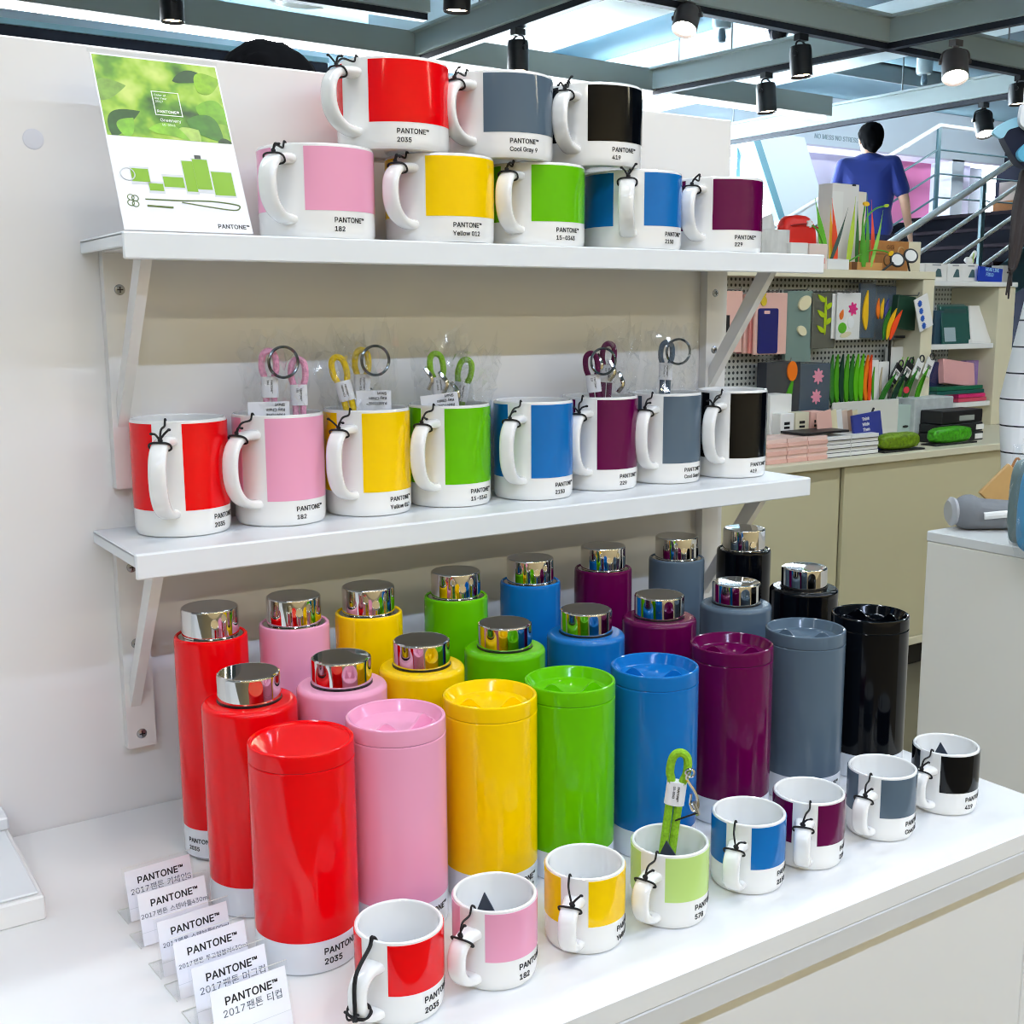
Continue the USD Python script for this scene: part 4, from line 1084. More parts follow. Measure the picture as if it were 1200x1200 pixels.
a = (3.215,3.344,1.216,1.391); item('sticker_card', 'white sticker card with pink, orange and green fruit shapes', 'sticker card', *a, 1.95, .006, PAPER, film=True, hook=True, extra=[('sticker', flower(.085, .115, .026, 7), MAG), ('sticker', leafm(.02, .075, .04, .022, 1.3), ORANGE), ('sticker', ell(.03, .045, .022, .02), PLANT), ('sticker', ell(.075, .065, .018, .022), M('sticker_white', (240, 240, 240))), ('sticker', ell(.05, .02, .03, .01, .2), SHELLC)])
for k in range(2):
    b = (a[0] - .012 - .012 * k, a[1] - .03 - .02 * k, a[2] + .005, a[3] - .004); item('sticker_card', ('white', 'brown')[k] + ' edged sticker card hanging behind the fruit sticker card', 'sticker card', *b, 1.962 + .012 * k, .006, (PAPER, M('cocoa', (92, 66, 60)))[k], hook=True)
a = (3.351,3.438,1.221,1.426); item('feather_pack', 'clear pack with one long yellow feather', 'feather', *a, 1.96, .012, DUSK, film=True, hook=True, extra=[('feather', leafm(.033, .03, .15, .03, PI / 2 - .03, .006), YEL)])
a = (3.458,3.583,1.212,1.418); item('feather_pack', 'blue grey pack with small orange feathers beside the yellow feather', 'feather', *a, 1.98, .02, DUSK, film=True, hook=True, extra=[('feather', leafm(.02 + .02 * q, .08, .08, .018, PI / 2 - .1 * q, .005), (ORANGE, YEL, M('blue_violet', (70, 70, 140)))[q]) for q in range(3)])
a = (3.442,3.531,1.214,1.337)
for k, (m_, nm) in enumerate(((MGREEN, 'green'), (YEL, 'yellow'), (ORED, 'orange red'))):
    solo('feather_marker', f'{nm} feather bookmark in the fan of three', 'bookmark', front(leafm(0, 0, .13, .026, PI / 2 - .28 - .12 * k, .004), a[0] + .012 + .012 * k, 1.93 - .006 * k, a[2]), m_, group='fan of feather bookmarks', smooth=False)
a = (3.548,3.697,1.251,1.379); item('notebook', 'dark green notebook hanging tilted at the right of the pegboard', 'notebook', *a, 1.95, .03, DGREEN, roll=.1, hook=True)
a = (3.626,3.709,1.254,1.385); item('dot_card', 'tilted white card with four blue dots', 'card', a[0], a[1], a[2], a[3], 1.895, .006, PAPER, roll=-.35, extra=[('dot', flower(.026, .018 + .030 * q, .013, 12), DOTB) for q in range(4)])
# --- second row
a = (2.859,3.032,0.919,1.142); item('tulip_pack', 'dark pack with an orange tulip on a long green leaf', 'charm', *a, 1.95, .05, DARKP, film=True, hook=True, extra=[('tulip', ell(.125, .190, .025, .036, 0, .006), ORANGE), ('leaf', leafm(.10, .0, .17, .032, PI / 2 - .2, .005), LEAFG)])
a = (3.03,3.192,0.91,1.132); item('flower_pack', 'dark blue grey pack with two pink flowers', 'charm', *a, 1.95, .05, DUSK, film=True, hook=True, extra=[('flower', flower(.095, .175, .030, 8), PETAL), ('flower', flower(.088, .10, .028, 8), PETAL)])
g0 = (3.203,3.372,0.969,1.165)
for k in range(7):
    x = g0[0] + .012 + k * (g0[1] - g0[0] - .02) / 6.5
    solo('leaf_pen', f'{("first", "second", "third", "fourth", "fifth", "sixth", "seventh")[k]} green leaf pen from the left in the upright row', 'pen', front(leafm(0, 0, .195, .026, PI / 2 + (.03 - .01 * k), .008), x, 1.96 - .003 * k, g0[2]), (MGREEN, LEAFG, DGREEN, LEAFG, MGREEN, PLANT, PLANT)[k], group='upright leaf pens', smooth=False)
for k, m_ in enumerate((ORANGE, ORED)):
    solo('leaf_pen', ('orange', 'orange red')[k] + ' leaf pen at the right of the green leaf pens', 'pen', front(leafm(0, 0, .19, .026, PI / 2 - .02, .008), g0[1] + .012 + .020 * k, 1.945, g0[2]), m_, group='upright leaf pens', smooth=False)
for k, (px0, px1) in enumerate(((1021, 1028), (1030, 1040))):
    a = (3.417,3.463,0.972,1.137) if k == 0 else (3.474,3.536,0.968,1.129)
    item('pen_pack', ('narrow white pen pack with a green pen', 'white pen pack with worn brown edge')[k] + ' beside the orange leaf pens', 'pen pack', *a, 1.95 + .01 * k, .01, PAPER, extra=[('pen', leafm(.018, .01, .13, .012, PI / 2, .004), LEAFG if k == 0 else M('beige_print', (196, 180, 150)))])
for k in range(4):
    x, z = 3.50 + .058 * k, .985
    r_ = .62 - .06 * k
    t = thing('leaf_pen_pack', ('first', 'second', 'third', 'fourth')[k] + ' of the tilted black topped leaf pen packs, counted from the left', 'pen pack', (x - .085, 1.93 - .012 * k, z - .04), 0, 'tilted leaf pen packs')
    T_ = lambda q: xf(as_tri(q), ry=r_)
    part(t, 'pen', T_(front(leafm(.018, 0, .19, .024, PI / 2, .006), 0, 0, 0)), (MGREEN, DGREEN, MGREEN, LEAFG)[k], smooth=False)
    part(t, 'header', T_(cbox(0, .045, -.002, .004, .15, .225, .002)), BLKP if k < 2 else PAPER)
    part(t, 'hang_loop', T_(ring((.0225, 0, .232), .013, .003, 'y', 20, 6)), BLKP)
    part(t, 'price_sticker', T_(cbox(.006, .04, -.0035, -.002, .165, .2, .0005)), PAPER)
    part(t, 'barcode', T_(trimesh.util.concatenate([bx(.010 + .004 * q, .012 + .004 * q, -.0042, -.0035, .18, .195) for q in range(6)])), INK, smooth=False)
    part(t, 'clear_wrapper', T_(pane(0, .045, -.01, .15, -.006)), BAG, smooth=False)
solo('red_price_spot', 'small red price sticker card among the tilted pen packs', 'sticker', front(ell(0, 0, .016, .013), *(3.517,1.86,1.024)), M('spot_red', (226, 60, 80)), smooth=False)
for k in range(3):
    a = (3.696,3.738,0.966,1.164)
    solo('leaf_pen', ('pale green', 'bright green', 'dark green')[k] + ' leaning leaf pen at the right end of the pegboard bay', 'pen', front(leafm(0, 0, .20, .018, PI / 2 - .22, .006), 3.555 + .032 * k, 1.95, .95), (M('pale_leaf', (176, 206, 110)), PLANT, MGREEN)[k], smooth=False)
item('card_stand', 'black framed clear card stand behind the tilted pen packs', 'stand', *(3.58,3.774,1.031,1.182), 2.0, .02, PAPER, extra=[('frame_edge', prism(Polygon([(-.006, -.006), (.165, -.006), (.165, .196), (-.006, .196)], [[(.004, .004), (.004, .186), (.155, .186), (.155, .004)]]), .006), BLKP)])

# --- on the ledge
def ledge(a, y, name, label, cat, d, m, zb=None, **k):
    z0 = LZ0 + .0005 if zb is None else zb
    return item(name, label, cat, a[0], a[1], z0, max(a[3], z0 + .008), y, d, m, **k)


ledge((2.768,2.875,0.921,1.036), 1.84, 'white_box', 'plain white upright box at the left of the ledge beside the black mug', 'box', .08, PAPER)
a = (2.601,2.877,0.821,0.926)
for col in range(3):
    for k in range(6):
        x = a[0] - .02 + .098 * col
        ledge((x, x + .094, 0, LZ0 + .0005 + .0135 * (k + 1)), 1.665 + .004 * (k % 2), 'pink_notebook', f'pale pink notebook, {("bottom", "second", "third", "fourth", "fifth", "top")[k]} of its pile, {("left", "middle", "right")[col]} pile by the black mug', 'notebook', .13, (PINKP, M('pink_pages', (240, 206, 194)))[k % 2], zb=LZ0 + .0005 + .0135 * k, group='pink notebooks on the ledge', c=.0008)
a = (2.875,3.001,0.817,0.9); b = (3,3.126,0.817,0.895)
for col, (q0, q1) in enumerate(((a[0], a[1]), (b[0], b[1] + .02))):
    for k in range(5):
        ledge((q0 + .002, q1 - .002, 0, LZ0 + .0005 + .0145 * (k + 1)), 1.675 + .003 * (k % 2), 'white_book', f'white book with dark spine line, {("bottom", "second", "third", "fourth", "top")[k]} of the {("left", "right")[col]} white pile', 'book', .13, PAPER, zb=LZ0 + .0005 + .0145 * k, group='white books on the ledge', c=.0006, extra=[('spine_line', bx(.0, q1 - q0 - .006, .0, .0022, 0, .0006), INK)])
ledge((2.776,2.999,0.875,0.907), 1.685, 'black_tray', 'thin black tray lying on the pink and white piles', 'tray', .11, BLKP, zb=LZ0 + .084, c=.001)
a = (2.78,2.975,0.88,0.945)
for k in range(3):
    ledge((a[0] + .075 * k, a[0] + .075 * k + .068, 0, LZ0 + .150), 1.80, 'small_box', f'small {("white", "cream", "pink")[k]} carton with a dark print behind the pink notebooks', 'box', .05, (PAPER, CREAM, PINKP)[k], zb=LZ0 + .0005, extra=[('print', bx(.018, .045, .110, .120, 0, .0006), INK), ('print', bx(.018, .045, .096, .104, 0, .0006), INK)])
for k in range(6):
    a = (2.925,3.159,0.87,0.971)
    x = a[0] + .02 + .030 * k
    ledge((x, x + .075, 0, LZ0 + .155 - .002 * k), 1.765 + .002 * k, 'greeting_card', f'{("pink", "pale", "white", "striped", "brown striped", "beige")[k]} leaning greeting card, number {k + 1} from the left', 'card', .004, (PINKP, SHELLC, PAPER, M('stripe_a', (216, 190, 170)), M('stripe_b', (176, 140, 116)), SHELLC)[k], roll=-.18, group='leaning greeting cards', c=.0006, extra=[('print', bx(.02, .055, .03, .034, 0, .0005), PINKD), ('print', bx(.02, .055, .05, .054, 0, .0005), M('print_grey', (150, 150, 156)))])
a = (3.061,3.211,0.832,0.966); w = a[1] - a[0]
bk = ledge((a[0], a[1], 0, a[3]), 1.70, 'navy_book', 'royal blue book leaning back with white words on its cover', 'book', .012, BOOKN, lean=.12, roll=-.08, extra=[('lettering', trimesh.util.concatenate([xf(txt(s, .011, True, .0008), (w * .3, .118 - .019 * q, 0)) for q, s in enumerate(('Think', 'Wide', 'Then', 'Again'))]), PAPER), ('white_label', bx(w * .35, w * .75, .02, .032, 0, .0008), PAPER)])
solo('pen', 'black pen tip sticking up behind the royal blue book', 'pen', cyl((3.217,1.78,0.94), (3.238,1.78,0.973), .004, 8), BLKP)
ledge((3.109,3.478,0.885,0.993), 1.86, 'acrylic_tray', 'low pale front panel holding the leaf pens', 'tray', .006, M('frost', (214, 212, 204), rough=.25), c=.002)
ledge((3.477,3.58,0.879,0.967), 1.86, 'sage_carton', 'pale green grey carton with a small print', 'box', .05, M('sage_pale', (176, 194, 186)), extra=[('print', ell(.045, .06, .016, .005), INK)])
a = (3.55,3.785,0.859,0.991); t = ledge((a[0], a[1], 0, a[3]), 1.84, 'clear_box', 'clear box with a folded white marbled cloth inside', 'box', .10, M('marbled', (196, 200, 200), mottle=.18, scale=25), c=.004)
part(t, 'clear_lid', pane(-(a[1] - a[0]) / 2 - .004, (a[1] - a[0]) / 2 + .004, 0, a[3] - LZ0 + .004, -.006), ACRYLIC, smooth=False)
a = (3.574,3.844,0.874,0.95); w = a[1] - a[0]
for k in range(3):
    z = LZ0 + .0005 + .036 * k
    h_ = (.034, .034, .05)[k]
    ledge((a[0] + .004 * k, a[1] - .006 * k, 0, z + h_), 1.74, 'black_box', f'black pencil box, {("bottom", "middle", "top")[k]} of the stack at the ledge end', 'box', .1, BLKP, zb=z, extra=[('label', prism(Polygon([(w * .4, .012), (w * .72, .012), (w * .72, .026), (w * .4, .026)]).buffer(.003), .0006), M('label_grey', (150, 156, 150)))] if k == 2 else [('stripe', bx(w * .80, w * .98, .006, .026, 0, .0006), PAPER)], c=.003)
for k, a in enumerate(((3.156,3.379,0.831,0.912), (3.482,3.73,0.818,0.888))):
    w = a[1] - a[0]; y = (1.66, 1.69)[k]
    t = thing('green_grass_pack', ('clear tray of bright green grass shred at the ledge front', 'bright green bundle in a clear tray against the black boxes')[k], 'pack', ((a[0] + a[1]) / 2, y + .03, LZ0 + .0005), 0, 'green bundles on the ledge')
    g_ = trimesh.creation.icosphere(3); v_ = g_.vertices
    v_ = np.sign(v_) * np.abs(v_) ** .6; v_ = v_ * (1 + .10 * (meshkit.noise(v_ * 7 + k) - .5)[:, None]) * np.array([w / 2.15, .030, .030]) + np.array([0, 0, .036]); g_.vertices = v_
    part(t, 'grass_bundle', g_, M(('moss_green', 'vivid_green')[k], ((116, 150, 8), (66, 164, 14))[k], mottle=.5, scale=90, bump=.8), smooth=40)
    part(t, 'tray', cbox(-w / 2, w / 2, -.034, .034, 0, .006, .001), BLKP)
    part(t, 'clear_cover', pane(-w / 2, w / 2, .006, .07, -.0345), ACRYLIC, smooth=False)

# --- on top of the cabinet
TZ = 1.4735


def top(a, y, name, label, cat, d, m, **k):
    return item(name, label, cat, a[0], a[1], TZ, max(a[3], TZ + .01), y, d, m, **k)


MARB = M('scribbled_paper', (212, 210, 206), mottle=.25, scale=22, stretch=(1, 1, .4))
top((2.824,2.964,1.527,1.609), 1.96, 'patterned_box', 'low white box with grey scribble pattern just right of the purple mug', 'box', .1, MARB)
top((2.909,2.975,1.529,1.667), 2.0, 'leaning_card', 'white patterned card leaning behind the scribble box', 'card', .006, MARB, roll=-.3)
a = (2.981,3.147,1.55,1.666)
t = thing('red_pouch', 'bright red puffy pouch on top of the cabinet', 'pouch', ((a[0] + a[1]) / 2, 2.02, TZ)); w, h = a[1] - a[0], a[3] - TZ
g_ = trimesh.creation.icosphere(3); v_ = g_.vertices; v_ = np.sign(v_) * np.abs(v_) ** .55; v_ = v_ * (1 + .06 * (meshkit.noise(v_ * 5) - .5)[:, None]) * np.array([w / 2, .035, h / 2]); v_[:, 0] += (v_[:, 2]) * -.12; g_.vertices = v_ + np.array([0, 0, h / 2])
part(t, 'pouch_body', g_, REDP, smooth=50)
part(t, 'zip', tube(smoothpath([(-w * .42, -.036, h * .8), (0, -.042, h * .84), (w * .42, -.036, h * .78)], 12), .003, 6), M('zip_red', (150, 14, 10)))
for k, a in enumerate(((2.949,3.038,1.528,1.565), (3.045,3.141,1.528,1.564))):
    w = a[1] - a[0]
    top(a, 1.94, 'label_box', ('small white carton with a grey printed block below the red pouch', 'small cream carton with a red square print beside the planter')[k], 'box', .05, (PAPER, M('blush_card', (226, 206, 196)))[k], extra=[('print', bx(w * .2, w * .5, .02, .04, 0, .0006), (M('print_grey', (150, 150, 156)), M('print_red', (190, 60, 50)))[k]), ('print', bx(w * .55, w * .85, .02, .04, 0, .0006), (INK, PINKD)[k])])
a = (3.142,3.259,1.465,1.512); top(a, 1.94, 'planter', 'white rectangular planter with plastic grass blades', 'planter', .07, WHITE)
PX_ = [('bright green', 955, 232, 968, 305, .020, PLANT), ('yellow', 973, 240, 974, 305, .013, YEL), ('orange red', 975, 232, 979, 318, .015, ORED), ('dark green curved', 994, 243, 971, 318, .010, DGREEN), ('lime', 1003, 230, 993, 318, .014, LIMEY), ('deep green', 1005, 236, 1003, 318, .010, MGREEN), ('fresh green', 1012, 250, 1009, 318, .014, PLANT), ('tall thin green', 1016, 227, 1016, 318, .009, LEAFG), ('orange', 1021, 234, 1023, 316, .010, ORED), ('arching pale green', 1035, 246, 1020, 318, .010, M('pale_blade', (140, 200, 60))), ('short green', 1010, 262, 1012, 318, .016, LEAFG)]
ENDS = [((3.118,1.99,1.73), (3.166,1.97,1.508)), ((3.2,1.99,1.709), (3.194,1.97,1.509)), ((3.174,1.96,1.73), (3.208,1.96,1.468)), ((3.252,1.95,1.699), (3.16,1.95,1.467)), ((3.314,1.97,1.744), (3.273,1.96,1.469)), ((3.336,1.98,1.727), (3.332,1.97,1.47)), ((3.36,1.97,1.684), (3.348,1.96,1.47)), ((3.363,1.96,1.755), (3.37,1.95,1.47)), ((3.4,1.97,1.736), (3.415,1.96,1.478)), ((3.434,1.94,1.697), (3.377,1.94,1.47)), ((3.306,1.93,1.642), (3.327,1.93,1.469))]
for (nm, *_r, wd, m_), (e1, e0) in zip(PX_, ENDS):
    e0, e1 = np.array(e0), np.array(e1); e0 = np.array([e0[0], e0[1], TZ + .012])
    mid = (e0 + e1) / 2 + np.array([.008 if 'curved' in nm or 'arching' in nm else .003, 0, .01])
    p = smoothpath([e0, mid, e1], 14); s = np.linspace(0, 1, len(p))
    b_ = sweep(p, np.array([.834, -.552, 0]), np.array([(-1, 0), (0, .18), (1, 0), (0, -.18)]) * wd * .75, np.maximum(.06, np.minimum(1, 1.5 * (1 - s)) * (.6 + .4 * np.sin(PI * np.minimum(s * 1.2, 1)))))
    solo('grass_blade', f'{nm} plastic grass blade standing on top of the cabinet', 'grass blade', b_, m_, group='plastic grass blades', smooth=50)
for nm, lab, pts, tip, tm in (('plastic_flower', 'long arching green plastic flower bending right over the kraft boxes', [(3.223,1.95,1.487), (3.279,1.94,1.515), (3.351,1.93,1.544), (3.415,1.92,1.546), (3.46,1.92,1.537)], ell(0, 0, .014, .008, .4, .006), YEL),
                              ('plastic_flower', 'thin yellow green plastic stem with a yellow bud leaning to the right', [(3.35,1.96,1.527), (3.346,1.96,1.645), (3.341,1.95,1.694), (3.338,1.945,1.715)], ell(0, 0, .015, .008, -.1, .008), YEL),
                              ('plastic_flower', 'thin green stem with a pale tip arching right in front of the T-shirt', [(3.358,1.965,1.49), (3.367,1.965,1.647), (3.399,1.955,1.697), (3.453,1.945,1.714)], ell(0, 0, .012, .006, .2, .006), LIMEY),
                              ('plastic_flower', 'small white plastic flower on a curved stem left of the grass', [(3.155,1.95,1.467), (3.133,1.95,1.546), (3.082,1.94,1.61), (3.032,1.935,1.632)], flower(0, 0, .015, 5, .006), PAPER)):
    t = thing(nm, lab, 'flower', pts[0])
    L_ = np.array(pts) - np.array(pts[0])
    part(t, 'stem', tube(smoothpath(L_, 24), .003, 6), LEAFG)
    part(t, 'blossom', front(tip, *L_[-1]), tm, smooth=False)
a = (3.254,3.402,1.474,1.795); w = a[1] - a[0]; top(a, 2.03, 'tall_box', 'tall white box with a hang slot standing behind the grass', 'box', .07, M('tall_box_white', (226, 222, 218)), extra=[('hang_slot', prism(Polygon([(w * .72, .315), (w * .86, .315), (w * .86, .322), (w * .72, .322)]), .0008), INK), ('side_panel', bx(0, w * .4, 0, a[3] - TZ - .03, 0, .0008), PAPER)])
a = (3.431,3.505,1.477,1.778); top(a, 2.08, 'tall_box', 'narrower tall cream box right behind the tall white box', 'box', .05, M('tall_box_cream', (232, 224, 208)))
a = (3.441,3.67,1.477,1.591); w = a[1] - a[0]; h = a[3] - TZ
top(a, 2.0, 'kraft_box', 'brown kraft box with dark printed letters at the right end of the cabinet top', 'box', .07, KRAFT, extra=[('lettering', xf(txt('GiGi', .016, False, .0006), (w * .42, h * .72, 0)), M('print_brown', (90, 50, 24))), ('fold', bx(w * .1, w, h * .55, h * .57, 0, .0006), M('fold_dark', (80, 50, 30))), ('print', bx(w * .55, w * .9, h * .36, h * .5, 0, .0006), M('print_brown', (90, 50, 24)))])
top((3.271,3.445,1.471,1.503), 1.94, 'wood_box', 'small light wooden box below the kraft box', 'box', .06, M('light_wood', (204, 148, 84), mottle=.15, scale=30, stretch=(.2, 1, 1)), extra=[('dark_end', bx(0, .03, .002, .03, 0, .0006), M('walnut', (104, 62, 30)))])
top((3.704,3.782,1.479,1.594), 2.03, 'cream_box', 'upright cream box at the very end of the cabinet top', 'box', .05, CREAM)
gx = (3.501,1.92,1.513); g2 = (3.579,1.92,1.53)
t = thing('toy_glasses', 'pair of round white black-rimmed toy glasses lying on the cabinet edge', 'glasses', gx)
for k, o in enumerate(((0, 0, 0), tuple(np.array(g2) - np.array(gx)))):
    part(t, 'lens_disc', xf(lathe([(0, 0), (.024, 0), (.024, .006), (0, .006)], 28), o, rx=PI / 2 - .3, rz=-.5), PAPER)
    part(t, 'rim', xf(ring((0, 0, .003), .025, .0045, 'z', 28, 6), o, rx=PI / 2 - .3, rz=-.5), BLKP)
for pts_ in (smoothpath([(-.02, 0, -.01), (-.05, .01, -.03), (-.07, .02, -.048)], 10), smoothpath([(.06, 0, .0), (.075, .005, -.02), (.09, .01, -.04)], 10)):
    part(t, 'temple', tube(pts_, .004, 6), BLKP)
part(t, 'bridge', tube([(.022, 0, .004), (.036, 0, .012)], .003, 6), BLKP)
for px in ((1042, 306, 1), (1055, 297, 2)):
    c_ = (3.484,1.95,1.514) if px[2] == 1 else (3.561,1.95,1.544)
    solo('ring_tag', ('round brown ring left of the toy glasses', 'round tan ring above the toy glasses')[px[2] - 1], 'ring', ring(c_, .02, .003, 'y', 24, 6), M('ring_brown', (110, 76, 40)) if px[2] == 1 else M('ring_tan', (196, 150, 90)))

# --- second bay contents
B2 = 2.12
xs = [(3.856,2.12,1.477), (4.004,2.12,1.479), (4.146,2.12,1.481), (4.28,2.12,1.483)]
for k in range(4):
    a = ((3.81,3.93,1.436,1.514), (3.934,4.075,1.438,1.519), (4.079,4.184,1.439,1.519), (4.182,4.29,1.44,1.521))[k]
    w = a[1] - a[0]
    item('earphone_box', f'{("first", "second", "third", "fourth")[k]} small white figure-print carton from the left beside the blue sign', 'box', a[0], a[1], TOPZ + .0085, a[3], B2, .07, PAPER, group='white cartons on the set-back bay', extra=[('print', poly([(w * .35, .018), (w * .55, .052), (w * .68, .05), (w * .75, .018)]), M('print_teal', (70, 100, 104))), ('print', bx(w * .3, w * .7, .064, .069, 0, .0006), M('print_grey', (150, 150, 156)))])
a = (4.261,4.43,1.441,1.507); w = a[1] - a[0]
item('blue_sign', 'small royal blue sign with pale letters on the set-back bay', 'sign', a[0], a[1], TOPZ + .0085, a[3], 2.10, .008, BLUES, roll=.06, extra=[('lettering', trimesh.util.concatenate([xf(txt('HEAR LIVE', .0135, True, .0006), (w * .26, .045, 0)), xf(txt('FIELD', .0135, True, .0006), (w * .3, .024, 0))]), M('pale_cyan', (170, 220, 246)))])
item('grey_carton', 'grey carton behind the blue sign', 'box', *(4.522,4.587,1.447,1.529)[:2], TOPZ + .0085, TOPZ + .085, 2.16, .06, M('grey_carton', (160, 158, 152)))
t = thing('rabbit_figure', 'small white rabbit ear shaped ornament on top of the cartons', 'ornament', (4.27,2.15,1.538))
part(t, 'body', organic([[((0, 0, -.004), .016), ((-.02, 0, 0), .014)], [((0, 0, 0), .012), ((.02, 0, .02), .012)], [((.02, 0, .02), .012), ((.028, 0, .034), .008)]], .008, 6), PAPER)
part(t, 'stem', tube([(-.002, -.015, -.01), (-.001, -.016, .03)], .003, 6), M('pale_leaf', (176, 206, 110)))
TEAL = M('teal_folder', (34, 92, 84), rough=.25)
a = (4.078,4.267,1.185,1.345); w = a[1] - a[0]
item('file_folder', 'dark green folder in clear wrap leaning on the upper shelf of the set-back bay', 'folder', a[0], a[1], SH1 + .0005, a[3], B2, .012, TEAL, lean=.15, film=True, extra=[('label', bx(.01, w * .45, .01, .07, 0, .0008), M('label_pale', (170, 190, 196))), ('band', bx(w * .1, w * .9, .13, .15, 0, .0008), M('teal_dark', (24, 70, 66)))])
for k in range(3):
    item('file_folder', f'grey green folder standing {("first", "second", "third")[k]} behind the dark green folder', 'folder', a[0] + .03 + .025 * k, a[1] + .03 + .02 * k, SH1 + .0005, a[3] + .004 * k, B2 + .03 + .022 * k, .012, M('sage_folder', (104, 138, 132), rough=.3), lean=.12, film=False)
item('file_folder', 'dark blue green folder at the left of the upper shelf of the set-back bay', 'folder', *(4.043,4.107,1.187,1.338)[:2], SH1 + .0005, a[3] - .02, 2.14, .02, M('blue_green', (40, 70, 88)))
a = (4.246,4.438,1.182,1.345)
t = thing('white_bag', 'white paper bag slumped at the right of the upper shelf', 'bag', ((a[0] + a[1]) / 2, B2, SH1 + .0005)); w, h = (a[1] - a[0]) * .95, a[3] - SH1
g_ = m3.Manifold.batch_hull([m3.Manifold.cube((w, .12, .01)).translate((-w / 2, 0, 0)), m3.Manifold.cube((w * .6, .02, .01)).translate((-w * .1, .06, h - .01))]).refine_to_length(.03); g_ = as_tri(g_); g_.vertices += (meshkit.noise(g_.vertices * 14)[:, None] - .5) * .012 * np.array([0, 1, 0])
part(t, 'bag_body', g_, PAPER, smooth=25)
item('file_folder', 'navy folder at the left of the lower shelf of the set-back bay', 'folder', *(4.034,4.159,0.937,1.106)[:2], SH0 + .0005, (4.034,4.159,0.937,1.106)[3], 2.16, .02, M('navy_folder', (30, 38, 92)), film=True)
a = (4.098,4.316,0.998,1.112); item('file_folder', 'pale pink folder leaning back in the lower shelf of the set-back bay', 'folder', a[0], a[1], SH0 + .075, a[3], B2, .03, M('folder_pink', (232, 172, 172)), lean=.2, roll=.12, film=True)
a = (4.311,4.444,0.94,1.106); item('file_folder', 'purple folder in clear wrap at the right of the lower shelf', 'folder', a[0], a[1], SH0 + .0005, a[3], 2.17, .03, M('folder_purple', (150, 112, 186)), film=True)
for k, (nm, m_, z) in enumerate((('pink', M('folder_rose', (206, 70, 96)), 0), ('magenta', M('folder_magenta', (214, 40, 110)), .018), ('dark green', TEAL, .036), ('green', M('folder_green', (18, 100, 70)), .054))):
    x0_ = (4.184,4.43,0.895,0.937)[0] if k < 2 else (4.033,4.43,0.895,0.943)[0]
    item('flat_pack', f'{nm} folder lying flat on the lower shelf of the set-back bay', 'folder', x0_, 4.38 - .01 * k, SH0 + .0005 + z, SH0 + .0165 + z, 2.105, .11, m_, film=False, group='flat folders on the lower shelf')
# ================================================================ right-hand display plinth and what lies on it
BX, BY = 1.627, .317
pl = thing('display_plinth', 'plain white square plinth at the right edge', 'plinth')
part(pl, 'carcass', cbox(BX, BX + 1.1, BY - 1.5, BY, .0, .89, .002), mat('plinth_white', (242, 238, 228), rough=.4))
part(pl, 'top_board', cbox(BX - .001, BX + 1.101, BY - 1.501, BY + .001, .8902, .91, .002), WHITE)
# grey rolled pouch with a white band
GR = M('grey_felt', (120, 122, 126), rough=.7, bump=.4, scale=80)
t = thing('grey_pouch', 'grey zipped pouch lying on the white plinth', 'pouch', (1.737,0.261,0.91), -.55)
b = organic([[((-.045, 0, .034), .032), ((-.03, .03, .034), .030)], [((-.045, 0, .030), .028), ((.09, -.01, .026), .022), ((.09, .05, .026), .020), ((-.03, .03, .03), .028)]], .012, 6)
b.apply_translation((0, 0, -b.bounds[0][2] + .0005))
part(t, 'pouch_body', b, GR, smooth=60)
part(t, 'band', tube(smoothpath([(-.025, -.028, .03), (.02, -.032, .034), (.09, -.032, .032)], 12), .007, 8), PAPER, label='white band')
part(t, 'end_cap', xf(lathe([(0, 0), (.026, 0), (.028, .006), (.02, .012), (0, .012)], 24), (-.068, .005, .034), ry=-PI / 2), M('silver_grey', (176, 176, 178), rough=.3))


def soft_pouch(name, label, loc, rz, w, d, h, m, rim):
    t = thing(name, label, 'pouch', loc, rz)
    g = trimesh.creation.icosphere(3); v = g.vertices; v = np.sign(v) * np.abs(v) ** .45
    v = v * np.array([w / 2, d / 2, h / 2]); v[:, 0] *= 1 - .25 * np.clip(v[:, 2] / h, 0, 1); v += (meshkit.noise(v * 60)[:, None] - .5) * .006
    g.vertices = v + np.array([0, 0, h / 2 + .001])
    part(t, 'pouch_body', g, m, smooth=60)
    a = np.linspace(-1, 1, 16)
    part(t, 'piping', tube([(w * .46 * math.sin(q * 1.9), -d / 2 - .001, h * .08 + h * .86 * (math.cos(q * 1.9) - math.cos(1.9)) / (1 - math.cos(1.9))) for q in a], .005, 8), rim)
    part(t, 'clear_bag', [xf(c_, (0, 0, -.0)) for c_ in [trimesh.Trimesh(q.vertices * np.array([1, d / .02 * .62, 1]), q.faces, process=False) for q in crumpled(w * 1.15, h * 1.15, int(w * 1e4), .006)]], BAG, label='crinkled clear bag', smooth=False)


soft_pouch('wrapped_pouch', 'grey green pouch in a clear bag on the plinth, left of the blue one', (1.657,0.133,0.91), -.35, .06, .05, .15, M('pouch_sage', (120, 140, 140), rough=.6), PAPER)
soft_pouch('wrapped_pouch', 'sky blue pouch with white piping in a clear bag at the right edge', (1.605,0.052,0.91), -.35, .12, .06, .165, M('pouch_blue', (84, 158, 204), rough=.6), PAPER)

# ================================================================ people
SKIN = mat('skin', (214, 166, 140), rough=.55)
HAIRB = mat('hair_black', (9, 9, 12), rough=.9, spec=.08, bump=.3, scale=120, stretch=(1, 1, .15))
HAIRBR = mat('hair_brown', (34, 21, 18), rough=.65, bump=.4, scale=120, stretch=(1, 1, .15))


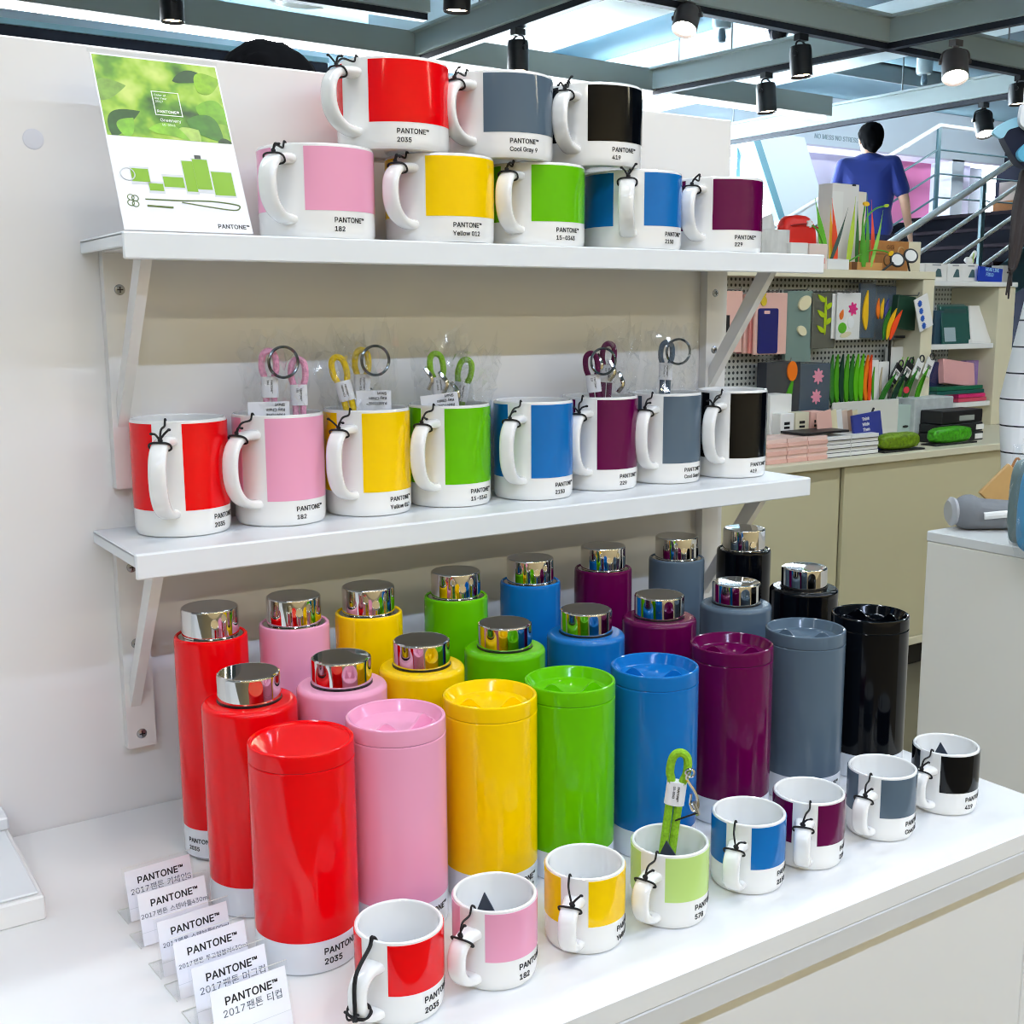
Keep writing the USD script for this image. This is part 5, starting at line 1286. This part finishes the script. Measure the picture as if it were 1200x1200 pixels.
def arm(bones, S, E, Wp, side, k):
    """Upper arm, forearm and an open hand with five curled fingers."""
    S, E, Wp = (np.array(q, float) for q in (S, E, Wp))
    bones += [[(S, .050 * k), (E, .040 * k)], [(E, .040 * k), (Wp, .026 * k)]]
    d = (Wp - E) / np.linalg.norm(Wp - E)
    f = np.array([0, 1.0, 0]); f = f - d * (f @ d); f /= np.linalg.norm(f)      # thumb side, forward
    n = np.cross(d, f) * side                                                   # towards the body
    P = Wp + d * .08 * k
    bones.append([(Wp, .024 * k), (P + f * .026 * k, .015 * k), (P - f * .028 * k, .014 * k)])
    for i, (o, L) in enumerate(((.027, .066), (.009, .076), (-.010, .070), (-.028, .056))):
        a = P + f * o * k
        b = a + d * L * .5 * k - n * .004 * k; c = b + (d * .9 - n * .45) * L * .5 * k
        bones += [[(a, .0095 * k), (b, .009 * k)], [(b, .009 * k), (c, .0078 * k)]]
    a = Wp + d * .025 * k + f * .022 * k; b = a + (d * .6 + f * .75) * .038 * k; c = b + (d * .9 + f * .2 - n * .1) * .03 * k
    bones += [[(a, .013 * k), (b, .0105 * k)], [(b, .0105 * k), (c, .009 * k)]]


def figure(label, loc, rz, H, top, trousers, hair, long_hair=False, sleeve='short', lift=(0, 0), top_mat=None, trouser_mat=None, tunic=0.0, headturn=0.0, shoe=None, spread=1.0, arm_out=(.0, .0), lock=None):
    k = H / 1.75
    t = thing('person', label, 'person', loc, rz)
    V = lambda x, y, z: np.array([x, y, z]) * k
    lf_, rf_ = lift                       # how far each foot is raised (stairs)
    hip = {s: V(s * .09, 0, .90) for s in (-1, 1)}
    fz = {-1: lf_, 1: rf_}
    ank = {s: V(s * .10, .0, .085) + np.array([0, .22 if fz[s] else -.02, fz[s]]) for s in (-1, 1)}
    knee = {s: (hip[s] + ank[s]) / 2 + V(s * .01, .05 + (.16 if fz[s] else 0), .01) for s in (-1, 1)}
    sh = {s: V(s * .175 * spread, -.01, 1.43) for s in (-1, 1)}
    el = {s: V(s * (.225 * spread + arm_out[(s + 1) // 2]), -.03, 1.14) for s in (-1, 1)}
    wr = {s: V(s * (.235 * spread + arm_out[(s + 1) // 2] * 1.6), .05, .90) for s in (-1, 1)}
    hc = V(0, .025, 1.625)
    ch, sn = math.cos(headturn), math.sin(headturn)
    hd = lambda x, y, z: hc + np.array([x * ch - y * sn, x * sn + y * ch, z]) * k
    B = []
    B.append([(V(-.085, 0, 1.30), .095 * k), (V(.085, 0, 1.30), .095 * k), (V(-.06, 0, 1.08), .09 * k), (V(.06, 0, 1.08), .09 * k), (sh[-1], .05 * k), (sh[1], .05 * k)])
    B.append([(V(-.07, 0, 1.08), .09 * k), (V(.07, 0, 1.08), .09 * k), (V(-.08, 0, .92), .10 * k), (V(.08, 0, .92), .10 * k)])
    B.append([(V(0, -.005, 1.44), .062 * k), (V(0, .01, 1.54), .052 * k)])
    B.append([(V(-.1, -.005, 1.44), .045 * k), (V(.1, -.005, 1.44), .045 * k), (V(0, .0, 1.49), .055 * k)])
    # head: cranium, face, jaw, nose, ears
    B.append([(hd(0, -.02, .03), .086 * k), (hd(0, .02, .02), .080 * k), (hd(0, .03, -.05), .060 * k)])
    B.append([(hd(0, .03, -.04), .058 * k), (hd(0, .055, -.095), .028 * k), (hd(.03, .02, -.075), .03 * k), (hd(-.03, .02, -.075), .03 * k)])
    B.append([(hd(0, .095, .0), .010 * k), (hd(0, .112, -.032), .012 * k), (hd(0, .09, -.036), .014 * k)])
    for s in (-1, 1):
        B.append([(hd(s * .082, -.005, .0), .014 * k), (hd(s * .084, -.012, .022), .014 * k), (hd(s * .08, -.002, -.022), .010 * k)])
        B += [[(hip[s], .092 * k), (knee[s], .056 * k)], [(knee[s], .056 * k), (knee[s] * .55 + ank[s] * .45 + V(0, -.015, 0), .054 * k), (ank[s], .036 * k)]]
        B.append([(ank[s] + V(0, -.03, -.04), .04 * k), (ank[s] + V(0, .06, -.05), .033 * k), (ank[s] + V(s * .01, .15, -.055), .026 * k)])
        arm(B, sh[s], el[s], wr[s], s, k)
    body = organic(B, .016 * k, 5)
    part(t, 'body', body, SKIN, label='bare skin of face, neck, arms and hands', smooth=60)
    # face
    ey = [xf(trimesh.creation.icosphere(2), tuple(hd(s * .032, .088, .008)), s=.012 * k) for s in (-1, 1)]
    part(t, 'eyes', ey, mat('eye_dark', (24, 18, 16), rough=.1))
    part(t, 'mouth', hull([(hd(-.02, .09, -.063), .005 * k), (hd(0, .097, -.062), .006 * k), (hd(.02, .09, -.063), .005 * k)], 10), mat('lips', (176, 96, 90), rough=.5))
    # clothes
    e = .016 * k
    hem = .84 - tunic
    C = [[(V(-.09, 0, 1.31), .105 * k), (V(.09, 0, 1.31), .105 * k), (V(-.085, 0, 1.06), .105 * k), (V(.085, 0, 1.06), .105 * k), (sh[-1] + V(0, 0, .005), .062 * k), (sh[1] + V(0, 0, .005), .062 * k)],
         [(V(-.085, 0, 1.06), .105 * k), (V(.085, 0, 1.06), .105 * k), (V(-.10 - tunic * .15, 0, hem + .1), .112 * k), (V(.10 + tunic * .15, 0, hem + .1), .112 * k)],
         [(V(-.12, 0, 1.44), .055 * k), (V(.12, 0, 1.44), .055 * k), (V(0, -.008, 1.475), .062 * k)]]
    for s in (-1, 1):
        if sleeve == 'short':
            q = sh[s] * .30 + el[s] * .70
            C.append([(sh[s], .066 * k), (q, .066 * k)])
        else:
            C += [[(sh[s], .072 * k), (el[s], .07 * k)], [(el[s], .07 * k), (el[s] * .25 + wr[s] * .75, .055 * k)]]
    g = organic(C, .022 * k, 6)
    # cut the hem flat
    mm = m3.Manifold(m3.Mesh(g.vertices.astype(np.float32), g.faces.astype(np.uint32)))
    mm = mm.trim_by_plane((0, 0, 1), hem * k)
    g = as_tri(mm) if mm.num_tri() else g
    part(t, 'top', g, top_mat, label=top, smooth=50)
    T = []
    for s in (-1, 1):
        T += [[(hip[s] + V(0, 0, .06), .105 * k), (knee[s], .072 * k)], [(knee[s], .072 * k), (ank[s] + V(0, 0, .01), .055 * k)]]
    T.append([(V(-.08, 0, .98), .108 * k), (V(.08, 0, .98), .108 * k), (hip[-1], .10 * k), (hip[1], .10 * k)])
    part(t, 'trousers', organic(T, .024 * k, 5), trouser_mat, label=trousers, smooth=50)
    for s in (-1, 1):
        f0 = ank[s] - V(0, 0, .085)
        part(t, 'shoe', organic([[(f0 + V(0, -.04, .05), .047 * k), (f0 + V(0, .06, .04), .040 * k), (f0 + V(s * .01, .16, .036), .035 * k)]], .02 * k, 3), shoe or RUBBER, smooth=60)
    # hair
    Hh = [[(hd(0, -.03, .045), .096 * k), (hd(0, .015, .055), .088 * k), (hd(0, -.045, -.01), .082 * k)], [(hd(0, .055, .075), .045 * k), (hd(.05, .04, .055), .035 * k), (hd(-.05, .04, .055), .035 * k)], [(hd(.07, -.02, .02), .03 * k), (hd(-.07, -.02, .02), .03 * k), (hd(0, -.07, -.06), .045 * k)]]
    if long_hair:
        for s in (-1, 1):
            Hh += [[(hd(s * .075, -.01, .03), .04 * k), (hd(s * .10, .01, -.10), .04 * k)], [(hd(s * .10, .01, -.10), .04 * k), (hd(s * .115, .06, -.26), .034 * k)], [(hd(s * .115, .06, -.26), .034 * k), (hd(s * .10, .10, -.42), .014 * k)]]
        Hh.append([(hd(0, -.06, -.02), .075 * k), (hd(0, -.085, -.22), .06 * k), (hd(0, -.09, -.38), .03 * k)])
    hm = organic(Hh, .012 * k, 4)
    nrm = hm.vertex_normals
    hm.vertices = hm.vertices + nrm * ((meshkit.noise(hm.vertices * np.array([70, 70, 14]) / k) - .5) * .010 * k)[:, None]
    hp = part(t, 'hair', hm, hair, smooth=70)
    if lock:
        c, q = math.cos(-rz), math.sin(-rz)
        g = random.Random(3)
        for i in range(8):
            end, mid, r0 = g.uniform(-.008, .008), g.uniform(-.016, .014), g.uniform(.007, .011)
            p = [np.array(v) - np.array(loc) for v in lock]
            n_ = len(p) - 1
            p = [v + np.array([.834, -.552, 0]) * (mid * math.sin(PI * j / n_) + end * (j / n_) ** 2) + np.array([0, 0, g.uniform(-.02, .06) * (j == n_)]) for j, v in enumerate(p)]
            p = smoothpath([np.array([v[0] * c - v[1] * q, v[0] * q + v[1] * c, v[2]]) for v in p], 24); s_ = np.linspace(0, 1, len(p))
            part(hp, 'hair_lock', tube(p, r0 * (1.25 - s_ ** 1.6), 8), hair)
    return t


# stairs: dark steps climbing to the right, white-railed on both sides
SX0, RUN, RISE, NSTEP, NY, FYY = 5.55, .3715, .1746, 13, 5.19, 6.98
st = thing('staircase', 'dark steps climbing to the right behind the stationery', 'staircase', kind='structure')
STEP = mat('step_dark', (16, 17, 25), rough=.9, spec=.1); NOSE = mat('step_nosing', (38, 32, 38), rough=.9, spec=.1)
for i in range(NSTEP):
    x, z = SX0 + i * RUN, (i + 1) * RISE
    part(st, 'step', bx(x, x + RUN + .03, NY + .03, FYY - .03, max(0, z - RISE - .05), z - .03), STEP, smooth=False)
    part(st, 'tread', bx(x - .03, x + RUN, NY + .02, FYY - .02, z - .03, z), NOSE, smooth=False)
part(st, 'landing', bx(SX0 + NSTEP * RUN - .02, 12.95, NY + .02, 7.95, NSTEP * RISE - .16, NSTEP * RISE), STEP, smooth=False)
part(st, 'stringer', [xf(prism([(SX0 - .1, 0), (SX0 + .35, 0), (SX0 + NSTEP * RUN, NSTEP * RISE - .25), (SX0 + NSTEP * RUN, NSTEP * RISE + .02), (SX0 + NSTEP * RUN - .3, NSTEP * RISE)], .02), (0, y, 0), rx=PI / 2) for y in (NY + .02, FYY)], mat('stringer_teal', (70, 104, 116), rough=.5), smooth=False)
RAILW = mat('rail_white', (250, 252, 255), rough=.3); POSTT = mat('post_teal', (78, 112, 122), rough=.4)
zl = lambda x: 1.894 + .47 * (x - 7.556)
LX1 = SX0 + NSTEP * RUN
for nm, y in (('near', NY), ('far', FYY)):
    t = thing('stair_railing', f'white {nm} side stair railing with sloping bars', 'railing')
    xa, xb = SX0 + .05, (LX1 if nm == 'far' else LX1 + .25)
    part(t, 'handrail', cyl((xa, y, zl(xa)), (xb, y, zl(xb)), .028 if nm == 'near' else .022, 12), RAILW)
    for o in (.24, .48, .72):
        part(t, 'bar', cyl((xa, y, zl(xa) - o), (xb, y, zl(xb) - o), .018 if nm == 'near' else .011, 10), RAILW if nm == 'near' else POSTT)
    for x in ((xa, 8.64, LX1 + .2) if nm == 'near' else (xa, 7.9, LX1)):
        part(t, 'post', bx(x - .025, x + .025, y - .012, y + .012, zl(x) - 1.0 if x > xa + .1 else 0, zl(x)), POSTT, smooth=False)
    if nm == 'far':
        part(t, 'handrail', cyl((xb, y, zl(xb)), (12.9, y, zl(xb)), .022, 12), RAILW)
        for o in (.24, .48, .72):
            part(t, 'bar', cyl((xb, y, zl(xb) - o), (12.9, y, zl(xb) - o), .009, 8), POSTT)
for k in range(2):
    x0_ = (12.027,7.2,2.517)[0] + .1 * k
    z_ = NSTEP * RISE
    item('carton', ('lower brown carton on the stair landing', 'upper pale carton on the stair landing')[k], 'box', x0_, x0_ + .5, z_ + .001 + .30 * k, z_ + .299 + .22 * k, 7.1, .35, (KRAFT, M('carton_pale', (206, 196, 186)))[k], c=.004)

manx, many, manz = (7.749,5.658,2.849)
step_i = int((manx - SX0) / RUN)
figure('person in a royal blue T-shirt seen from behind on the stairs', (manx, many, (step_i + 1) * RISE + .001), -1.0, 1.80, 'royal blue short-sleeved T-shirt', 'dark navy trousers', HAIRB, top_mat=mat('tshirt_blue', (10, 36, 122), rough=.8, sheen=.2), trouser_mat=mat('trousers_navy', (24, 32, 70), rough=.85), headturn=.5, spread=1.08, arm_out=(.02, .05))
figure('person behind the white partition, only black hair showing above it', (.545, .80, .001), 2.6, 1.725, 'charcoal top', 'black trousers', HAIRB, top_mat=mat('top_charcoal', (50, 52, 58), rough=.85), trouser_mat=mat('trousers_black', (20, 20, 24), rough=.85))
STRIPE = usdkit.material(stage, '/World/Looks/striped_cotton', {'tc': ('texture_coordinate', {}), 's': ('separate_xyz', {}), 'm': ('math', {'math_type': 'multiply', 'value2': 1 / .068}), 'f': ('math', {'math_type': 'fraction'}), 'l': ('math', {'math_type': 'less_than', 'value2': .06}), 'c': ('mix', {'color1': lin((236, 236, 238)), 'color2': lin((44, 44, 52))}), 'p': ('principled_bsdf', {'roughness': .85})},
                          [('tc.object', 's.vector'), ('s.z', 'm.value1'), ('m.value', 'f.value1'), ('f.value', 'l.value1'), ('l.value', 'c.fac'), ('c.color', 'p.base_color')], surface='p.BSDF')
wx, wy, wz = (2.273,0.622,0.945)
figure('person in a white thin-striped top with long brown hair at the right edge', (wx + .46, wy - .03, .001), 2.3, 1.66, 'white tunic top with thin black stripes', 'black trousers', HAIRBR, long_hair=True, sleeve='long', top_mat=STRIPE, trouser_mat=mat('trousers_black2', (16, 16, 20), rough=.85), tunic=-.10, spread=1.0, lock=[(wx + .46, wy - .03, 1.60), (2.307,0.57,1.643), (2.23,0.56,1.581), (2.19,0.544,1.491), (2.173,0.54,1.417), (2.158,0.537,1.353)])
en = (2.227,0.586,0.918)
t = thing('paper_envelope', 'brown kraft paper bag corner showing below the striped top', 'bag', en, -.6)
part(t, 'bag_body', xf(cbox(-.005, .11, -.006, .006, -.02, .075, .002), (-.02, 0, -.01), ry=.75), M('kraft_pale', (206, 164, 104), mottle=.06, scale=30))
part(t, 'handle', tube(smoothpath([(.035, 0, .035), (.05, 0, .06), (.07, 0, .02)], 12), .003, 6), KRAFT)

# hanging fabric bird
mx = (2.186,0.587,1.692)
t = thing('hanging_bird', 'navy and pale blue hanging bird mobile with a white horn shaped wing', 'mobile', mx, -YAW)
pp = lambda pts: [((x - 1178) * .0019, (165 - y) * .0019) for x, y in pts]


def felt(name, pts, th, y, m):
    P_ = smoothpath([(a, b, 0) for a, b in pp(pts)], 40, closed=True)[:, :2]
    g = prism(Polygon(P_).buffer(0), th)
    part(t, name, front(g, 0, y, 0), m, smooth=30)


felt('body', [(1172, 158), (1184, 150), (1205, 150), (1230, 160), (1236, 185), (1215, 196), (1196, 194), (1182, 178)], .03, .015, mat('felt_navy', (20, 26, 48), rough=.9))
felt('wing', [(1160, 157), (1168, 148), (1186, 140), (1191, 149), (1178, 154), (1171, 163)], .012, -.004, mat('felt_pale_blue', (150, 200, 220), rough=.9))
felt('wing', [(1187, 180), (1200, 168), (1214, 172), (1204, 186), (1193, 190)], .012, -.018, mat('felt_blue', (90, 170, 200), rough=.9))
felt('horn', [(1188, 127), (1193, 134), (1206, 144), (1212, 154), (1200, 157), (1188, 150), (1186, 140)], .014, -.02, mat('felt_white', (226, 228, 230), rough=.9))
part(t, 'string', cyl((.035, 0, .03), (.035, 0, 3.6 - mx[2]), .0012, 6), PAPER)
